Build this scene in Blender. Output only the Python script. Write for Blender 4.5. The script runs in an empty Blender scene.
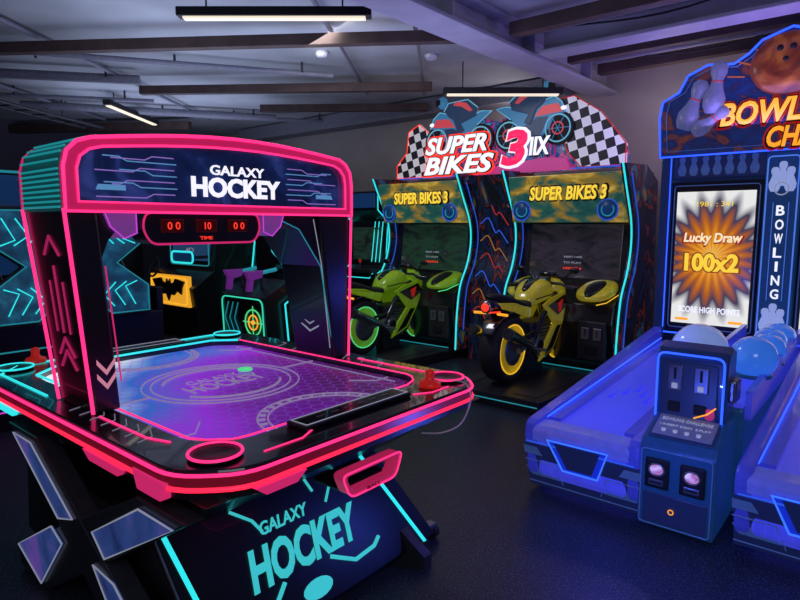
import bpy, bmesh, math, random
from mathutils import Vector, Matrix
random.seed(4)
S=bpy.context.scene
ANG=math.radians(50)
try: S.view_settings.view_transform='Standard'
except Exception as e: print(e)

# ---------------------------------------------------------------- materials
def nt(name):
    m=bpy.data.materials.new(name); m.use_nodes=True
    n=m.node_tree; b=n.nodes['Principled BSDF']; return m,n,b
def mat(name,col,rough=.5,metal=0,em=None,es=0,var=.12,scale=25,coat=0,bump=0):
    m,n,b=nt(name)
    tc=n.nodes.new('ShaderNodeTexCoord'); no=n.nodes.new('ShaderNodeTexNoise'); no.inputs['Scale'].default_value=scale
    n.links.new(tc.outputs['Object'],no.inputs['Vector'])
    r=n.nodes.new('ShaderNodeValToRGB')
    r.color_ramp.elements[0].position=.3; r.color_ramp.elements[1].position=.7
    r.color_ramp.elements[0].color=[max(0,x*(1-var)) for x in col]+[1]
    r.color_ramp.elements[1].color=[min(1,x*(1+var)) for x in col]+[1]
    n.links.new(no.outputs['Fac'],r.inputs['Fac']); n.links.new(r.outputs['Color'],b.inputs['Base Color'])
    b.inputs['Roughness'].default_value=rough; b.inputs['Metallic'].default_value=metal
    if coat: b.inputs['Coat Weight'].default_value=coat
    if em: b.inputs['Emission Color'].default_value=list(em)+[1]; b.inputs['Emission Strength'].default_value=es
    if bump:
        bp=n.nodes.new('ShaderNodeBump'); bp.inputs['Strength'].default_value=bump
        n.links.new(no.outputs['Fac'],bp.inputs['Height']); n.links.new(bp.outputs['Normal'],b.inputs['Normal'])
    return m
def art(name,stops,scale=4,es=.5,dist=1.5,detail=3,rough=.25,stretch=(1,1,1),const=False,rotx=0):
    m,n,b=nt(name)
    tc=n.nodes.new('ShaderNodeTexCoord'); mp=n.nodes.new('ShaderNodeMapping'); mp.inputs['Scale'].default_value=stretch; mp.inputs['Rotation'].default_value=(rotx,rotx,0)
    no=n.nodes.new('ShaderNodeTexNoise'); no.inputs['Scale'].default_value=scale
    no.inputs['Distortion'].default_value=dist; no.inputs['Detail'].default_value=detail
    n.links.new(tc.outputs['Object'],mp.inputs['Vector']); n.links.new(mp.outputs['Vector'],no.inputs['Vector'])
    r=n.nodes.new('ShaderNodeValToRGB'); cr=r.color_ramp
    while len(cr.elements)<len(stops): cr.elements.new(.5)
    if const: cr.interpolation='CONSTANT'
    for e,(p,c) in zip(cr.elements,stops): e.position=p; e.color=list(c)+[1]
    n.links.new(no.outputs['Fac'],r.inputs['Fac'])
    n.links.new(r.outputs['Color'],b.inputs['Base Color']); n.links.new(r.outputs['Color'],b.inputs['Emission Color'])
    b.inputs['Emission Strength'].default_value=es; b.inputs['Roughness'].default_value=rough
    return m
def neon(name,c,s): return mat(name,[x*.6 for x in c],.4,0,c,s,.02)

PINK=neon('neon_pink',(1,.03,.20),1.35)
PINKD=neon('neon_pink_soft',(.9,.03,.20),.55)
REDN=neon('neon_red',(1,.02,.07),1.3)
MAG=neon('neon_magenta',(.8,.08,.9),.6)
CYAN=neon('neon_cyan',(.03,.75,.78),1.05)
CYAND=neon('neon_cyan_soft',(.03,.50,.60),.35)
BLUE=neon('neon_blue',(.02,.08,1),2.0)
BLUED=neon('neon_blue_soft',(.03,.12,.8),.6)
WHT=neon('lit_white',(.9,.92,1),.95)
WHTD=neon('lit_white_soft',(.6,.65,.8),.3)
REDG=neon('lit_red',(1,.04,.02),1.2)
ORG=neon('lit_orange',(1,.38,.02),1.0)
YEL=neon('lit_yellow',(1,.68,.05),.9)
GRN=neon('lit_green',(.1,.9,.3),.7)
BLACK=mat('black_laminate',(.010,.010,.014),.3,0,coat=.2)
BLACKM=mat('black_matte',(.008,.008,.010),.65)
DGREY=mat('dark_grey_metal',(.05,.05,.06),.45,.4)
GREY=mat('grey_metal',(.25,.26,.29),.35,.7)
CHROME=mat('chrome',(.6,.6,.62),.18,1)
NAVY=mat('navy_panel',(.012,.03,.10),.35,0,(.01,.03,.14),.22,coat=.3)
NAVYL=mat('blue_panel',(.02,.07,.19),.35,0,(.01,.07,.25),.2)
SCREEN=mat('dark_screen_glass',(.012,.010,.014),.08,0,coat=1)
RUB=mat('tyre_rubber',(.02,.02,.02),.7,bump=.2)
REDP=mat('red_plastic',(.7,.03,.02),.3,0,(.8,.02,.01),.25)
LIME=mat('lime_paint_glow',(.33,.60,.02),.2,0,(.25,.45,.01),.16,coat=1)  # lime paint; slight emission stands in for light falling on the bike
YELP=mat('yellow_paint_glow',(.78,.66,.03),.2,0,(.6,.48,.02),.15,coat=1)  # yellow paint with a weak glow so the bike looks lit
WHITEP=mat('white_plastic',(.7,.7,.75),.3)

# ---------------------------------------------------------------- builder
def rot2(u,v,a): return (u*math.cos(a)-v*math.sin(a), u*math.sin(a)+v*math.cos(a))
class M:
    def __init__(s,name,ou,ov,ang=ANG,oz=0):
        s.o=Vector((ou,ov,oz)); s.e=bpy.data.objects.new(name,None)
        x,y=rot2(ou,ov,ang); s.e.location=(x,y,oz); s.e.rotation_euler=(0,0,ang)
        s.e.empty_display_size=.1
        S.collection.objects.link(s.e)
    def add(s,name,me,m,smooth=False,bevel=0,seg=2):
        o=bpy.data.objects.new(name,me); S.collection.objects.link(o); o.parent=s.e
        me.materials.clear(); me.materials.append(m)
        if smooth:
            for p in me.polygons: p.use_smooth=True
        if bevel:
            b=o.modifiers.new('b','BEVEL'); b.width=bevel; b.segments=seg; b.limit_method='ANGLE'; b.angle_limit=math.radians(35)
        return o
    def mesh(s,name,vs,fs,m,**k):
        me=bpy.data.meshes.new(name)
        me.from_pydata([tuple(Vector(v)-s.o) for v in vs],[],fs)
        bm=bmesh.new(); bm.from_mesh(me); bmesh.ops.recalc_face_normals(bm,faces=bm.faces); bm.to_mesh(me); bm.free()
        return s.add(name,me,m,**k)
    def prism(s,name,pts,vec,m,**k):
        n=len(pts); vec=Vector(vec)
        vs=[Vector(p) for p in pts]+[Vector(p)+vec for p in pts]
        fs=[list(range(n)),list(range(2*n-1,n-1,-1))]+[[i,(i+1)%n,n+(i+1)%n,n+i] for i in range(n)]
        return s.mesh(name,vs,fs,m,**k)
    def pu(s,name,vz,u,d,m,**k): return s.prism(name,[(u,a,b) for a,b in vz],(d,0,0),m,**k)
    def pv(s,name,uz,v,d,m,**k): return s.prism(name,[(a,v,b) for a,b in uz],(0,d,0),m,**k)
    def pz(s,name,uv,z,d,m,**k): return s.prism(name,[(a,b,z) for a,b in uv],(0,0,-d),m,**k)
    def box(s,name,u,v,z,m,bevel=.006,**k):
        return s.prism(name,[(u[0],v[0],z[0]),(u[1],v[0],z[0]),(u[1],v[1],z[0]),(u[0],v[1],z[0])],(0,0,z[1]-z[0]),m,bevel=bevel,**k)
    def hexa(s,name,b,t,m,bevel=.006):
        vs=list(b)+list(t)
        return s.mesh(name,vs,[[0,1,2,3],[7,6,5,4],[0,1,5,4],[1,2,6,5],[2,3,7,6],[3,0,4,7]],m,bevel=bevel)
    def fr(s,name,b,zb,t,zt,m,bevel=.006):
        f=lambda r,z:[(r[0],r[2],z),(r[1],r[2],z),(r[1],r[3],z),(r[0],r[3],z)]
        return s.hexa(name,f(b,zb),f(t,zt),m,bevel)
    def ring(s,name,outer,inner,vec,m,**k):
        n=len(outer); vec=Vector(vec); O=[Vector(p) for p in outer]; I=[Vector(p) for p in inner]
        vs=O+I+[p+vec for p in O]+[p+vec for p in I]; fs=[]
        for i in range(n):
            j=(i+1)%n
            fs+=[[i,j,n+j,n+i],[2*n+i,3*n+i,3*n+j,2*n+j],[i,2*n+i,2*n+j,j],[n+i,n+j,3*n+j,3*n+i]]
        return s.mesh(name,vs,fs,m,**k)
    def tube(s,name,pts,r,m,closed=False,res=2):
        c=bpy.data.curves.new(name,'CURVE'); c.dimensions='3D'; c.bevel_depth=r; c.bevel_resolution=res; c.use_fill_caps=True
        sp=c.splines.new('POLY'); sp.points.add(len(pts)-1)
        for p,q in zip(sp.points,pts): p.co=tuple(Vector(q)-s.o)+(1,)
        sp.use_cyclic_u=closed
        o=bpy.data.objects.new('t',c); S.collection.objects.link(o)
        dg=bpy.context.evaluated_depsgraph_get(); me=bpy.data.meshes.new_from_object(o.evaluated_get(dg))
        bpy.data.objects.remove(o); me.name=name
        return s.add(name,me,m,smooth=True)
    def cyl(s,name,a,b,r,m,r2=None,n=24,bevel=0):
        a=Vector(a);b=Vector(b);d=(b-a).normalized()
        x=d.orthogonal().normalized(); y=d.cross(x); r2=r if r2 is None else r2
        vs=[a+(x*math.cos(2*math.pi*i/n)+y*math.sin(2*math.pi*i/n))*r for i in range(n)]+[b+(x*math.cos(2*math.pi*i/n)+y*math.sin(2*math.pi*i/n))*r2 for i in range(n)]
        return s.mesh(name,vs,[list(range(n)),list(range(2*n-1,n-1,-1))]+[[i,(i+1)%n,n+(i+1)%n,n+i] for i in range(n)],m,bevel=bevel)
    def lathe(s,name,prof,c,m,n=24,axis=(0,0,1)):
        c=Vector(c); d=Vector(axis).normalized(); x=d.orthogonal().normalized(); y=d.cross(x); vs=[];fs=[]
        for r,z in prof:
            for i in range(n):
                a=2*math.pi*i/n; vs.append(c+d*z+(x*math.cos(a)+y*math.sin(a))*max(r,.0005))
        for k in range(len(prof)-1):
            for i in range(n): fs.append([k*n+i,k*n+(i+1)%n,(k+1)*n+(i+1)%n,(k+1)*n+i])
        fs+=[list(range(n)),list(range(len(vs)-n,len(vs)))]
        return s.mesh(name,vs,fs,m,smooth=True)
    def ball(s,name,c,r,m,n=24):
        if not hasattr(r,'__len__'): r=(r,r,r)
        me=bpy.data.meshes.new(name); bm=bmesh.new(); bmesh.ops.create_uvsphere(bm,u_segments=n,v_segments=n//2+2,radius=1)
        for v in bm.verts: v.co=Vector((v.co.x*r[0],v.co.y*r[1],v.co.z*r[2]))+Vector(c)-s.o
        bm.to_mesh(me); bm.free(); return s.add(name,me,m,smooth=True)
    def loft(s,name,secs,m,n=20,ex=2.6):
        vs=[];fs=[]
        for u,vc,zc,hw,hz in secs:
            for i in range(n):
                a=2*math.pi*i/n; ca,sa=math.cos(a),math.sin(a)
                vs.append((u,vc+hw*math.copysign(abs(ca)**(2/ex),ca),zc+hz*math.copysign(abs(sa)**(2/ex),sa)))
        for k in range(len(secs)-1):
            for i in range(n): fs.append([k*n+i,k*n+(i+1)%n,(k+1)*n+(i+1)%n,(k+1)*n+i])
        fs+=[list(range(n)),list(range(len(vs)-n,len(vs)))]
        o=s.mesh(name,vs,fs,m,smooth=True)
        ss=o.modifiers.new('s','SUBSURF'); ss.levels=1; ss.render_levels=1
        return o
    def text(s,name,body,P,R,U,w,h,m,ext=.004,bold=.0,shear=0,align='C'):
        c=bpy.data.curves.new(name,'FONT'); c.body=body; c.size=1; c.offset=bold; c.extrude=0; c.shear=shear; c.resolution_u=3
        o=bpy.data.objects.new('t',c); S.collection.objects.link(o)
        dg=bpy.context.evaluated_depsgraph_get(); me=bpy.data.meshes.new_from_object(o.evaluated_get(dg)); bpy.data.objects.remove(o)
        xs=[v.co.x for v in me.vertices]; ys=[v.co.y for v in me.vertices]
        x0,x1,y0,y1=min(xs),max(xs),min(ys),max(ys)
        R=Vector(R).normalized();U=Vector(U).normalized();N=R.cross(U);P=Vector(P)-s.o
        for v in me.vertices:
            x=((v.co.x-x0)/(x1-x0)-(.5 if align=='C' else 0))*w; y=((v.co.y-y0)/(y1-y0)-.5)*h
            v.co=P+R*x+U*y+N*ext
        me.name=name
        ob=s.add(name,me,m)
        so=ob.modifiers.new('s','SOLIDIFY'); so.thickness=ext; so.offset=-1
        return ob
def rp(pts,r,seg=4):
    out=[];n=len(pts)
    for i in range(n):
        p=Vector(pts[i]);a=Vector(pts[i-1]);b=Vector(pts[(i+1)%n])
        d1=(a-p);d2=(b-p);rr=min(r,d1.length*.45,d2.length*.45)
        p1=p+d1.normalized()*rr;p2=p+d2.normalized()*rr
        for k in range(seg+1):
            t=k/seg; q=p1*(1-t)**2+p*2*t*(1-t)+p2*t*t; out.append(tuple(q))
    return out
def rect(a0,a1,b0,b1,r=0):
    p=[(a0,b0),(a1,b0),(a1,b1),(a0,b1)]
    return rp(p,r) if r else p
def cham(a0,a1,b0,b1,c): return [(a0+c,b0),(a1-c,b0),(a1,b0+c),(a1,b1-c),(a1-c,b1),(a0+c,b1),(a0,b1-c),(a0,b0+c)]
def circ(cx,cy,r,n=28,ry=None): return [(cx+r*math.cos(2*math.pi*i/n),cy+(ry or r)*math.sin(2*math.pi*i/n)) for i in range(n)]
def sp(pts,n=6):
    P=[Vector(p) for p in pts]; P=[P[0]*2-P[1]]+P+[P[-1]*2-P[-2]]; out=[]
    for i in range(1,len(P)-2):
        for k in range(n):
            t=k/n; a,b,c,d=P[i-1:i+3]
            out.append(tuple(.5*((2*b)+(c-a)*t+(2*a-5*b+4*c-d)*t*t+(3*b-a-3*c+d)*t**3)))
    out.append(tuple(P[-2])); return out
X=(1,0,0);Y=(0,1,0);Z=(0,0,1);NY=(0,-1,0)
PIN=[(0,.36),(.03,.36),(.055,.33),(.055,.28),(.035,.23),(.05,.17),(.075,.11),(.07,.05),(.045,0)]
PINP=[(.045,0),(.07,.05),(.078,.11),(.055,.18),(.035,.235),(.053,.29),(.05,.335),(.025,.36),(-.025,.36),(-.05,.335),(-.053,.29),(-.035,.235),(-.055,.18),(-.078,.11),(-.07,.05),(-.045,0)]

# ================================================================ ROOM
def rpt(u,v,z): x,y=rot2(u,v,ANG); return (x,y,z)
def room(name,vs,m):
    me=bpy.data.meshes.new(name); me.from_pydata(vs,[],[[0,1,2,3],[7,6,5,4],[0,1,5,4],[1,2,6,5],[2,3,7,6],[3,0,4,7]])
    bm=bmesh.new(); bm.from_mesh(me); bmesh.ops.recalc_face_normals(bm,faces=bm.faces); bm.to_mesh(me); bm.free()
    o=bpy.data.objects.new(name,me); S.collection.objects.link(o); me.materials.append(m); return o
def rbox(name,u,v,z,m):
    f=lambda zz:[rpt(u[0],v[0],zz),rpt(u[1],v[0],zz),rpt(u[1],v[1],zz),rpt(u[0],v[1],zz)]
    return room(name,f(z[0])+f(z[1]),m)
m,n,b=nt('speckled_vinyl_floor')
tc=n.nodes.new('ShaderNodeTexCoord'); vo=n.nodes.new('ShaderNodeTexNoise'); vo.inputs['Scale'].default_value=120; vo.inputs['Detail'].default_value=2
n.links.new(tc.outputs['Object'],vo.inputs['Vector'])
r=n.nodes.new('ShaderNodeValToRGB'); r.color_ramp.elements[0].position=.56; r.color_ramp.elements[1].position=.70
r.color_ramp.elements[0].color=(.018,.021,.034,1); r.color_ramp.elements[1].color=(.16,.18,.26,1)
n.links.new(vo.outputs['Fac'],r.inputs['Fac']); n.links.new(r.outputs['Color'],b.inputs['Base Color'])
b.inputs['Roughness'].default_value=.38; FLOOR=m
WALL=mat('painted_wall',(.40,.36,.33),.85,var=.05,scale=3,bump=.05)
CEIL=mat('painted_ceiling',(.42,.44,.46),.9,var=.22,scale=1.2)
rbox('floor',(-4,6.7),(-3,11),(-.1,0),FLOOR)
rbox('ceiling',(-4,6.7),(-3,11),(3.2,3.3),CEIL)
rbox('wall_back',(6.7,6.85),(-3,11),(0,3.2),WALL)
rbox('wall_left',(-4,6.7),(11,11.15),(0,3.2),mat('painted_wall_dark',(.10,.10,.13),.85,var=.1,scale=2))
rbox('wall_right',(3.0,6.7),(-3.15,-3),(0,3.2),WALL)
rbox('baseboard_back',(6.67,6.7),(-3,11),(0,.1),DGREY)
BEAM=mat('brown_beam',(.075,.045,.037),.7,var=.25,scale=6)
STEEL=mat('white_steel',(.40,.40,.46),.6,var=.08,scale=5)
def beamX(name,x0,x1,y0,y1,z,h,w,m):
    a=M(name,(x0+x1)/2,(y0+y1)/2,0,z)
    d=Vector((x1-x0,y1-y0,0)).normalized(); p=Vector((-d.y,d.x,0))*w/2
    A=Vector((x0,y0,z));B=Vector((x1,y1,z))
    a.prism('web',[A-p,B-p,B+p,A+p],(0,0,h),m,bevel=.005)
    return a
beamX('ceiling_beam',-4.6,.6,5.45,5.0,3.0,.09,.09,BEAM)
beamX('ceiling_beam',-2.9,.35,6.95,6.75,3.0,.09,.09,BEAM)
beamX('ceiling_beam',-1.8,.35,8.0,7.9,3.0,.09,.09,BEAM)
beamX('ceiling_beam',-3.2,-.2,3.95,4.15,3.04,.08,.10,BEAM)
beamX('ceiling_beam',-6.2,-3.2,9.8,9.4,3.0,.12,.12,BEAM)
def uvbeam(name,u,v,z,m):
    a=M(name,sum(u)/2,sum(v)/2,ANG,z[0]); a.box('web',u,v,z,m); return a
bm_=M('steel_beam',3.2,2.67,ANG,2.98)
bm_.box('flange_bottom',(.5,6.7),(2.52,2.82),(2.96,2.99),STEEL); bm_.box('web',(.5,6.7),(2.65,2.69),(2.99,3.17),STEEL); bm_.box('flange_top',(.5,6.7),(2.52,2.82),(3.17,3.2),STEEL)
for uu in (1.2,2.4,3.6,4.8,6.0): bm_.box('stiffener',(uu,uu+.02),(2.54,2.80),(2.99,3.17),STEEL)
b2=M('steel_beam',4.9,0,ANG,2.98)
b2.box('flange_bottom',(4.78,5.02),(-3,2.5),(2.98,3.01),STEEL); b2.box('web',(4.88,4.92),(-3,2.5),(3.01,3.17),STEEL); b2.box('flange_top',(4.78,5.02),(-3,2.5),(3.17,3.2),STEEL)
uvbeam('ceiling_beam',(4.30,4.40),(-3,2.5),(3.02,3.12),BEAM)
uvbeam('ceiling_beam',(5.35,5.45),(-3,2.5),(3.02,3.12),BEAM)
uvbeam('ceiling_beam',(6.05,6.15),(-3,2.5),(3.05,3.15),BEAM)
du=M('air_duct',6.5,6,ANG,2.9); du.box('duct',(6.35,6.65),(3.0,9),(2.98,3.18),mat('duct_grey',(.2,.2,.23),.6))
pm=mat('pipe_grey',(.20,.20,.24),.5)
for k,(xx,yy) in enumerate([(-4.3,6.3),(-3.3,8.6),(-4.6,7.4),(-2.2,6.1),(-1.2,9.2)]):
    t=M('ceiling_pipe',xx,yy,0,3.0); rr=.05 if k<2 else .025; t.cyl('pipe',(xx-1.6,yy-.3-.3*(k%2),3.1),(xx+1.5,yy+.4,3.1),rr,pm)
    for q in (-1.2,0,1.2): t.cyl('hanger',(xx+q,yy+q*.22,3.1),(xx+q,yy+q*.22,3.2),.012,DGREY)
for k,(xx) in enumerate((-3.0,-.5,-4.6,.2)):
    t=M('ceiling_pipe',xx,7,0,3.1); t.cyl('pipe',(xx-.2,3.4,3.15),(xx+.1,9.4 if xx<-1 else 7.6,3.15),.02,pm)
for k,uu in enumerate((3.6,4.6,5.8)):
    t=M('ceiling_pipe',uu,.5,ANG,3.1); t.cyl('pipe',(uu,-2.5,3.12),(uu+.05,2.45,3.12),.022,pm)
    t.tube('cable',sp([(uu+.12,-2.5,3.16),(uu+.16,-1,3.10),(uu+.10,.5,3.15),(uu+.2,1.5,3.10),(uu+.15,2.4,3.16)],5),.008,BLACKM)
t=M('ceiling_pipe',1.7,3.0,ANG,3.1); t.cyl('pipe',(1.2,3.05,3.13),(6.4,3.05,3.13),.03,STEEL)
tr=M('cable_tray',-4.5,6.0,0,2.9)
for dx in (0,.25): tr.cyl('rail',(-4.9+dx,4.6,2.9),(-4.4+dx,8.6,2.9),.018,DGREY)
for i in range(14): tr.cyl('rung',(-4.9+i*.036,4.7+i*.29,2.9),(-4.65+i*.036,4.7+i*.29,2.9),.01,DGREY)
for i in (0,6,12): tr.cyl('hanger',(-4.9+i*.036,4.7+i*.29,2.9),(-4.9+i*.036,4.7+i*.29,3.2),.008,DGREY)
LAMP=neon('fluorescent_tube',(1,.88,.66),.85)
def lamp(x0,x1,y0,y1,z=3.0):
    cx,cy=(x0+x1)/2,(y0+y1)/2
    a=M('ceiling_light',cx,cy,0,z); w=.05
    if abs(x1-x0)>abs(y1-y0):
        a.box('housing',(x0,x1),(cy-w,cy+w),(z+.02,z+.08),BLACKM); a.box('diffuser',(x0+.04,x1-.04),(cy-w+.016,cy+w-.016),(z+.005,z+.022),LAMP)
        for q in (x0+.2,x1-.2): a.cyl('cable',(q,cy,z+.08),(q,cy,3.2),.006,BLACKM)
    else:
        a.box('housing',(cx-w,cx+w),(y0,y1),(z+.02,z+.08),BLACKM); a.box('diffuser',(cx-w+.016,cx+w-.016),(y0+.04,y1-.04),(z+.005,z+.022),LAMP)
        for q in (y0+.2,y1-.2): a.cyl('cable',(cx,q,z+.08),(cx,q,3.2),.006,BLACKM)
lamp(-1.55,-.20,4.40,4.40,2.97); lamp(.44,1.66,6.35,6.35,2.86); lamp(-3.6,-3.6,7.6,9.1)
sc=M('security_camera',3.55,1.9,ANG,3.0)
sc.cyl('mount',(3.55,1.9,3.2),(3.55,1.9,3.08),.05,WHITEP); sc.ball('dome',(3.55,1.9,3.06),(.06,.06,.055),BLACK)
for (x,y) in [(-.75,6.0),(.3,6.1),(2.6,4.2)]:
    a=M('smoke_detector',x,y,0,3.15); a.lathe('body',[(.06,.05),(.06,.02),(.04,0),(.001,0)],(x,y,3.15),WHITEP)
ex=M('exit_sign',6.66,1.35,ANG,2.7); ex.box('housing',(6.62,6.69),(1.30,1.40),(2.82,2.96),mat('exit_red',(.35,.02,.02),.4,0,(.8,.03,.02),.25))

# ================================================================ AIR HOCKEY TABLE
h=M('air_hockey_table',1.60,2.44)
out=rp(cham(.85,2.36,1.43,3.47,.15),.08); inn=rp(cham(1.02,2.19,1.65,3.26,.13),.05)
RIM=mat('rim_black',(.010,.008,.014),.22,coat=.5)
h.pz('deck',out,.80,.05,BLACK)
h.ring('rim',[(a,b,.840) for a,b in out],[(a,b,.840) for a,b in inn],(0,0,-.045),RIM,bevel=.008)
m,n,b=nt('playfield_painted_light')  # gradient paints in the LED underlight and neon reflections on the field
tc=n.nodes.new('ShaderNodeTexCoord'); sx=n.nodes.new('ShaderNodeSeparateXYZ'); n.links.new(tc.outputs['Object'],sx.inputs[0])
no=n.nodes.new('ShaderNodeTexNoise'); no.inputs['Scale'].default_value=1.8; n.links.new(tc.outputs['Object'],no.inputs['Vector'])
a1=n.nodes.new('ShaderNodeMath'); a1.operation='MULTIPLY_ADD'; n.links.new(sx.outputs[1],a1.inputs[0]); a1.inputs[1].default_value=.38; a1.inputs[2].default_value=.27
a2=n.nodes.new('ShaderNodeMath'); a2.operation='MULTIPLY_ADD'; n.links.new(sx.outputs[0],a2.inputs[0]); a2.inputs[1].default_value=-.48; n.links.new(a1.outputs[0],a2.inputs[2])
a3=n.nodes.new('ShaderNodeMath'); a3.operation='MULTIPLY_ADD'; n.links.new(no.outputs['Fac'],a3.inputs[0]); a3.inputs[1].default_value=.45; n.links.new(a2.outputs[0],a3.inputs[2])
r=n.nodes.new('ShaderNodeValToRGB'); cr=r.color_ramp
for e,(p,c) in zip([cr.elements[0],cr.elements[1]]+[cr.elements.new(.5),cr.elements.new(.6),cr.elements.new(.7)],[(0.12,(.07,.012,.09)),(.95,(.01,.36,.50)),(.32,(.13,.01,.26)),(.50,(.27,.02,.62)),(.72,(.02,.13,.55))]): e.position=p; e.color=list(c)+[1]
n.links.new(a3.outputs[0],r.inputs['Fac']); n.links.new(r.outputs['Color'],b.inputs['Base Color']); n.links.new(r.outputs['Color'],b.inputs['Emission Color'])
b.inputs['Emission Strength'].default_value=.75; b.inputs['Roughness'].default_value=.25; b.inputs['Specular IOR Level'].default_value=.18
h.pz('playfield',rp(cham(1.02,2.19,1.65,3.26,.13),.05),.806,.005,m)
HEX=mat('hex_lines',(.06,.03,.2),.4,0,(.30,.10,.85),.40)
vs=[];fs=[];R=.036;t=.0024
j=0; y=1.69
while y<3.23:
    x=1.06+(R*math.sqrt(3)/2 if j%2 else 0)
    while x<2.17:
        if (abs(x-1.605)<.55) and not((abs(x-1.605)+abs(y-2.455))>1.22):
            base=len(vs)
            for q in range(6):
                an=math.radians(30+60*q)
                vs.append((x+R*math.cos(an),y+R*math.sin(an),.8085)); vs.append((x+(R-t)*math.cos(an),y+(R-t)*math.sin(an),.8085))
            for q in range(6):
                q2=(q+1)%6; fs.append([base+2*q,base+2*q2,base+2*q2+1,base+2*q+1])
        x+=R*math.sqrt(3)
    y+=R*1.5; j+=1
h.mesh('hex_pattern',vs,fs,HEX)
FL=mat('field_graphics',(.2,.18,.3),.5,0,(.55,.42,.75),.35)
C0=1.60
for rr in (.36,.32): h.tube('centre_circle',[(a,b,.809) for a,b in circ(C0,2.45,rr,48)],.0035,FL,True)
h.tube('centre_circle_arc',[(C0+.27*math.cos(i*.12+.5),2.45+.27*math.sin(i*.12+.5),.809) for i in range(18)],.006,FL); h.tube('centre_circle_arc',[(C0+.27*math.cos(i*.12+3.6),2.45+.27*math.sin(i*.12+3.6),.809) for i in range(18)],.006,FL)
h.tube('centre_line',[(1.04,2.45,.809),(1.24,2.45,.809)],.004,FL); h.tube('centre_line',[(1.96,2.45,.809),(2.17,2.45,.809)],.004,FL)
h.text('field_logo_top','GALAXY',(C0,2.53,.808),X,Y,.28,.07,FL,.002,.0); h.text('field_logo','HOCKEY',(C0,2.42,.808),X,Y,.40,.12,FL,.002,.01)
for vv,sg in ((1.68,1),(3.23,-1)):
    for rr in (.30,.26): h.tube('goal_arc',[(C0+rr*math.cos(math.pi*i/20),vv+sg*rr*math.sin(math.pi*i/20),.809) for i in range(21)],.0035,FL)
    for i in range(1,16):
        an=math.pi*i/16; h.tube('goal_ray',[(C0+.27*math.cos(an),vv+sg*.27*math.sin(an),.809),(C0+.295*math.cos(an),vv+sg*.295*math.sin(an),.809)],.006,FL)
for vv in (1.9,3.0): h.tube('field_line',[(1.04,vv,.809),(1.12,vv,.809),(1.2,vv+.1,.809)],.003,FL); h.tube('field_line',[(2.17,vv,.809),(2.08,vv,.809),(2.0,vv+.1,.809)],.003,FL)
for uu in (1.08,2.13): h.tube('field_side_line',[(uu,1.82,.809),(uu,3.1,.809)],.003,FL)
oo=rp(cham(.842,2.368,1.422,3.478,.15),.08)
h.tube('neon_edge_upper',[(a,b,.828) for a,b in oo],.006,PINK,True)
h.tube('neon_edge_lower',[(a,b,.784) for a,b in oo],.008,REDN,True)
h.ring('edge_band',[(a,b,.82) for a,b in oo],[(a,b,.82) for a,b in out],(0,0,-.03),mat('edge_glow',(.1,.01,.02),.3,0,(1,.02,.10),.10))
h.tube('neon_inner_pink',[(a,b,.841) for a,b in [(1.03,2.4),(1.03,1.79),(1.06,1.73),(1.12,1.67),(1.18,1.66),(2.03,1.66),(2.11,1.69),(2.16,1.74),(2.18,1.79),(2.18,3.14)]],.004,PINK)
h.tube('neon_inner_cyan',[(a,b,.841) for a,b in [(1.03,2.5),(1.03,3.13),(1.16,3.25),(2.05,3.25),(2.17,3.14)]],.006,CYAN)
h.tube('rim_line_cyan',[(a,b,.842) for a,b in [(.92,2.7),(.92,3.26),(1.04,3.40),(2.15,3.40),(2.28,3.28)]],.006,CYAN)
h.tube('rim_line',[(a,b,.842) for a,b in [(.94,2.25),(.94,1.9),(.97,1.80)]],.004,PINK)
h.tube('rim_line',[(2.27,1.75,.842),(2.27,2.2,.842)],.004,PINK)
h.tube('rim_line',[(1.12,1.50,.842),(1.28,1.50,.842),(1.36,1.54,.842)],.003,PINK)
h.tube('rim_line',[(1.92,1.54,.842),(2.0,1.50,.842),(2.12,1.50,.842)],.003,PINK)
PADM=mat('corner_pad',(.02,.01,.02),.3)
for (cu,cv,mm) in ((1.0,1.585,PINK),(2.22,1.585,PINK),(1.0,3.33,CYAN),(2.22,3.33,CYAN)):
    h.lathe('corner_cup',[(.001,0),(.078,0),(.086,.010),(.078,.014),(.065,.006),(.001,.004)],(cu,cv,.840),PADM)
    h.tube('cup_ring',[(a,b,.855) for a,b in circ(cu,cv,.082,32)],.005,mm,True)
h.hexa('corner_light',[(.835,1.80,.80),(.835,1.60,.80),(.82,1.60,.75),(.82,1.74,.75)],[(.86,1.80,.80),(.86,1.60,.80),(.86,1.60,.75),(.86,1.74,.75)],PINKD)
h.pv('edge_light_panel',[(1.02,.775),(1.22,.775),(1.18,.745),(1.06,.745)],1.412,.02,PINKD)
h.pu('edge_light_panel',[(2.15,.775),(1.85,.775),(1.89,.745),(2.10,.745)],.832,.02,PINKD)
h.pu('edge_light_panel',[(3.3,.775),(2.8,.775),(2.85,.745),(3.25,.745)],.832,.02,CYAN)
for vv in (1.53,3.28):
    h.box('goal_cover',(1.32,1.90),(vv,vv+.11),(.840,.860),RIM,bevel=.008)
    h.tube('goal_trim',[(a,b,.861) for a,b in rect(1.335,1.885,vv+.012,vv+.098)],.0022,WHTD,True)
    for i in range(6): h.box('goal_vent',(1.42+i*.07,1.46+i*.07),(vv+.05,vv+.06),(.858,.862),GREY,bevel=0)
CIR=mat('circuit_print',(.3,.3,.38),.4,0,(.5,.5,.7),.2)
for i in range(7):
    h.tube('rim_print',[(2.23-.008*i,2.0+i*.13,.841),(2.30,2.05+i*.13,.841),(2.30,2.09+i*.13,.841)],.0022,CIR)
    h.tube('rim_print',[(.90,1.88+i*.09,.841),(.96,1.90+i*.09,.841),(.99,1.97+i*.09,.841)],.0022,CIR)
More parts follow.
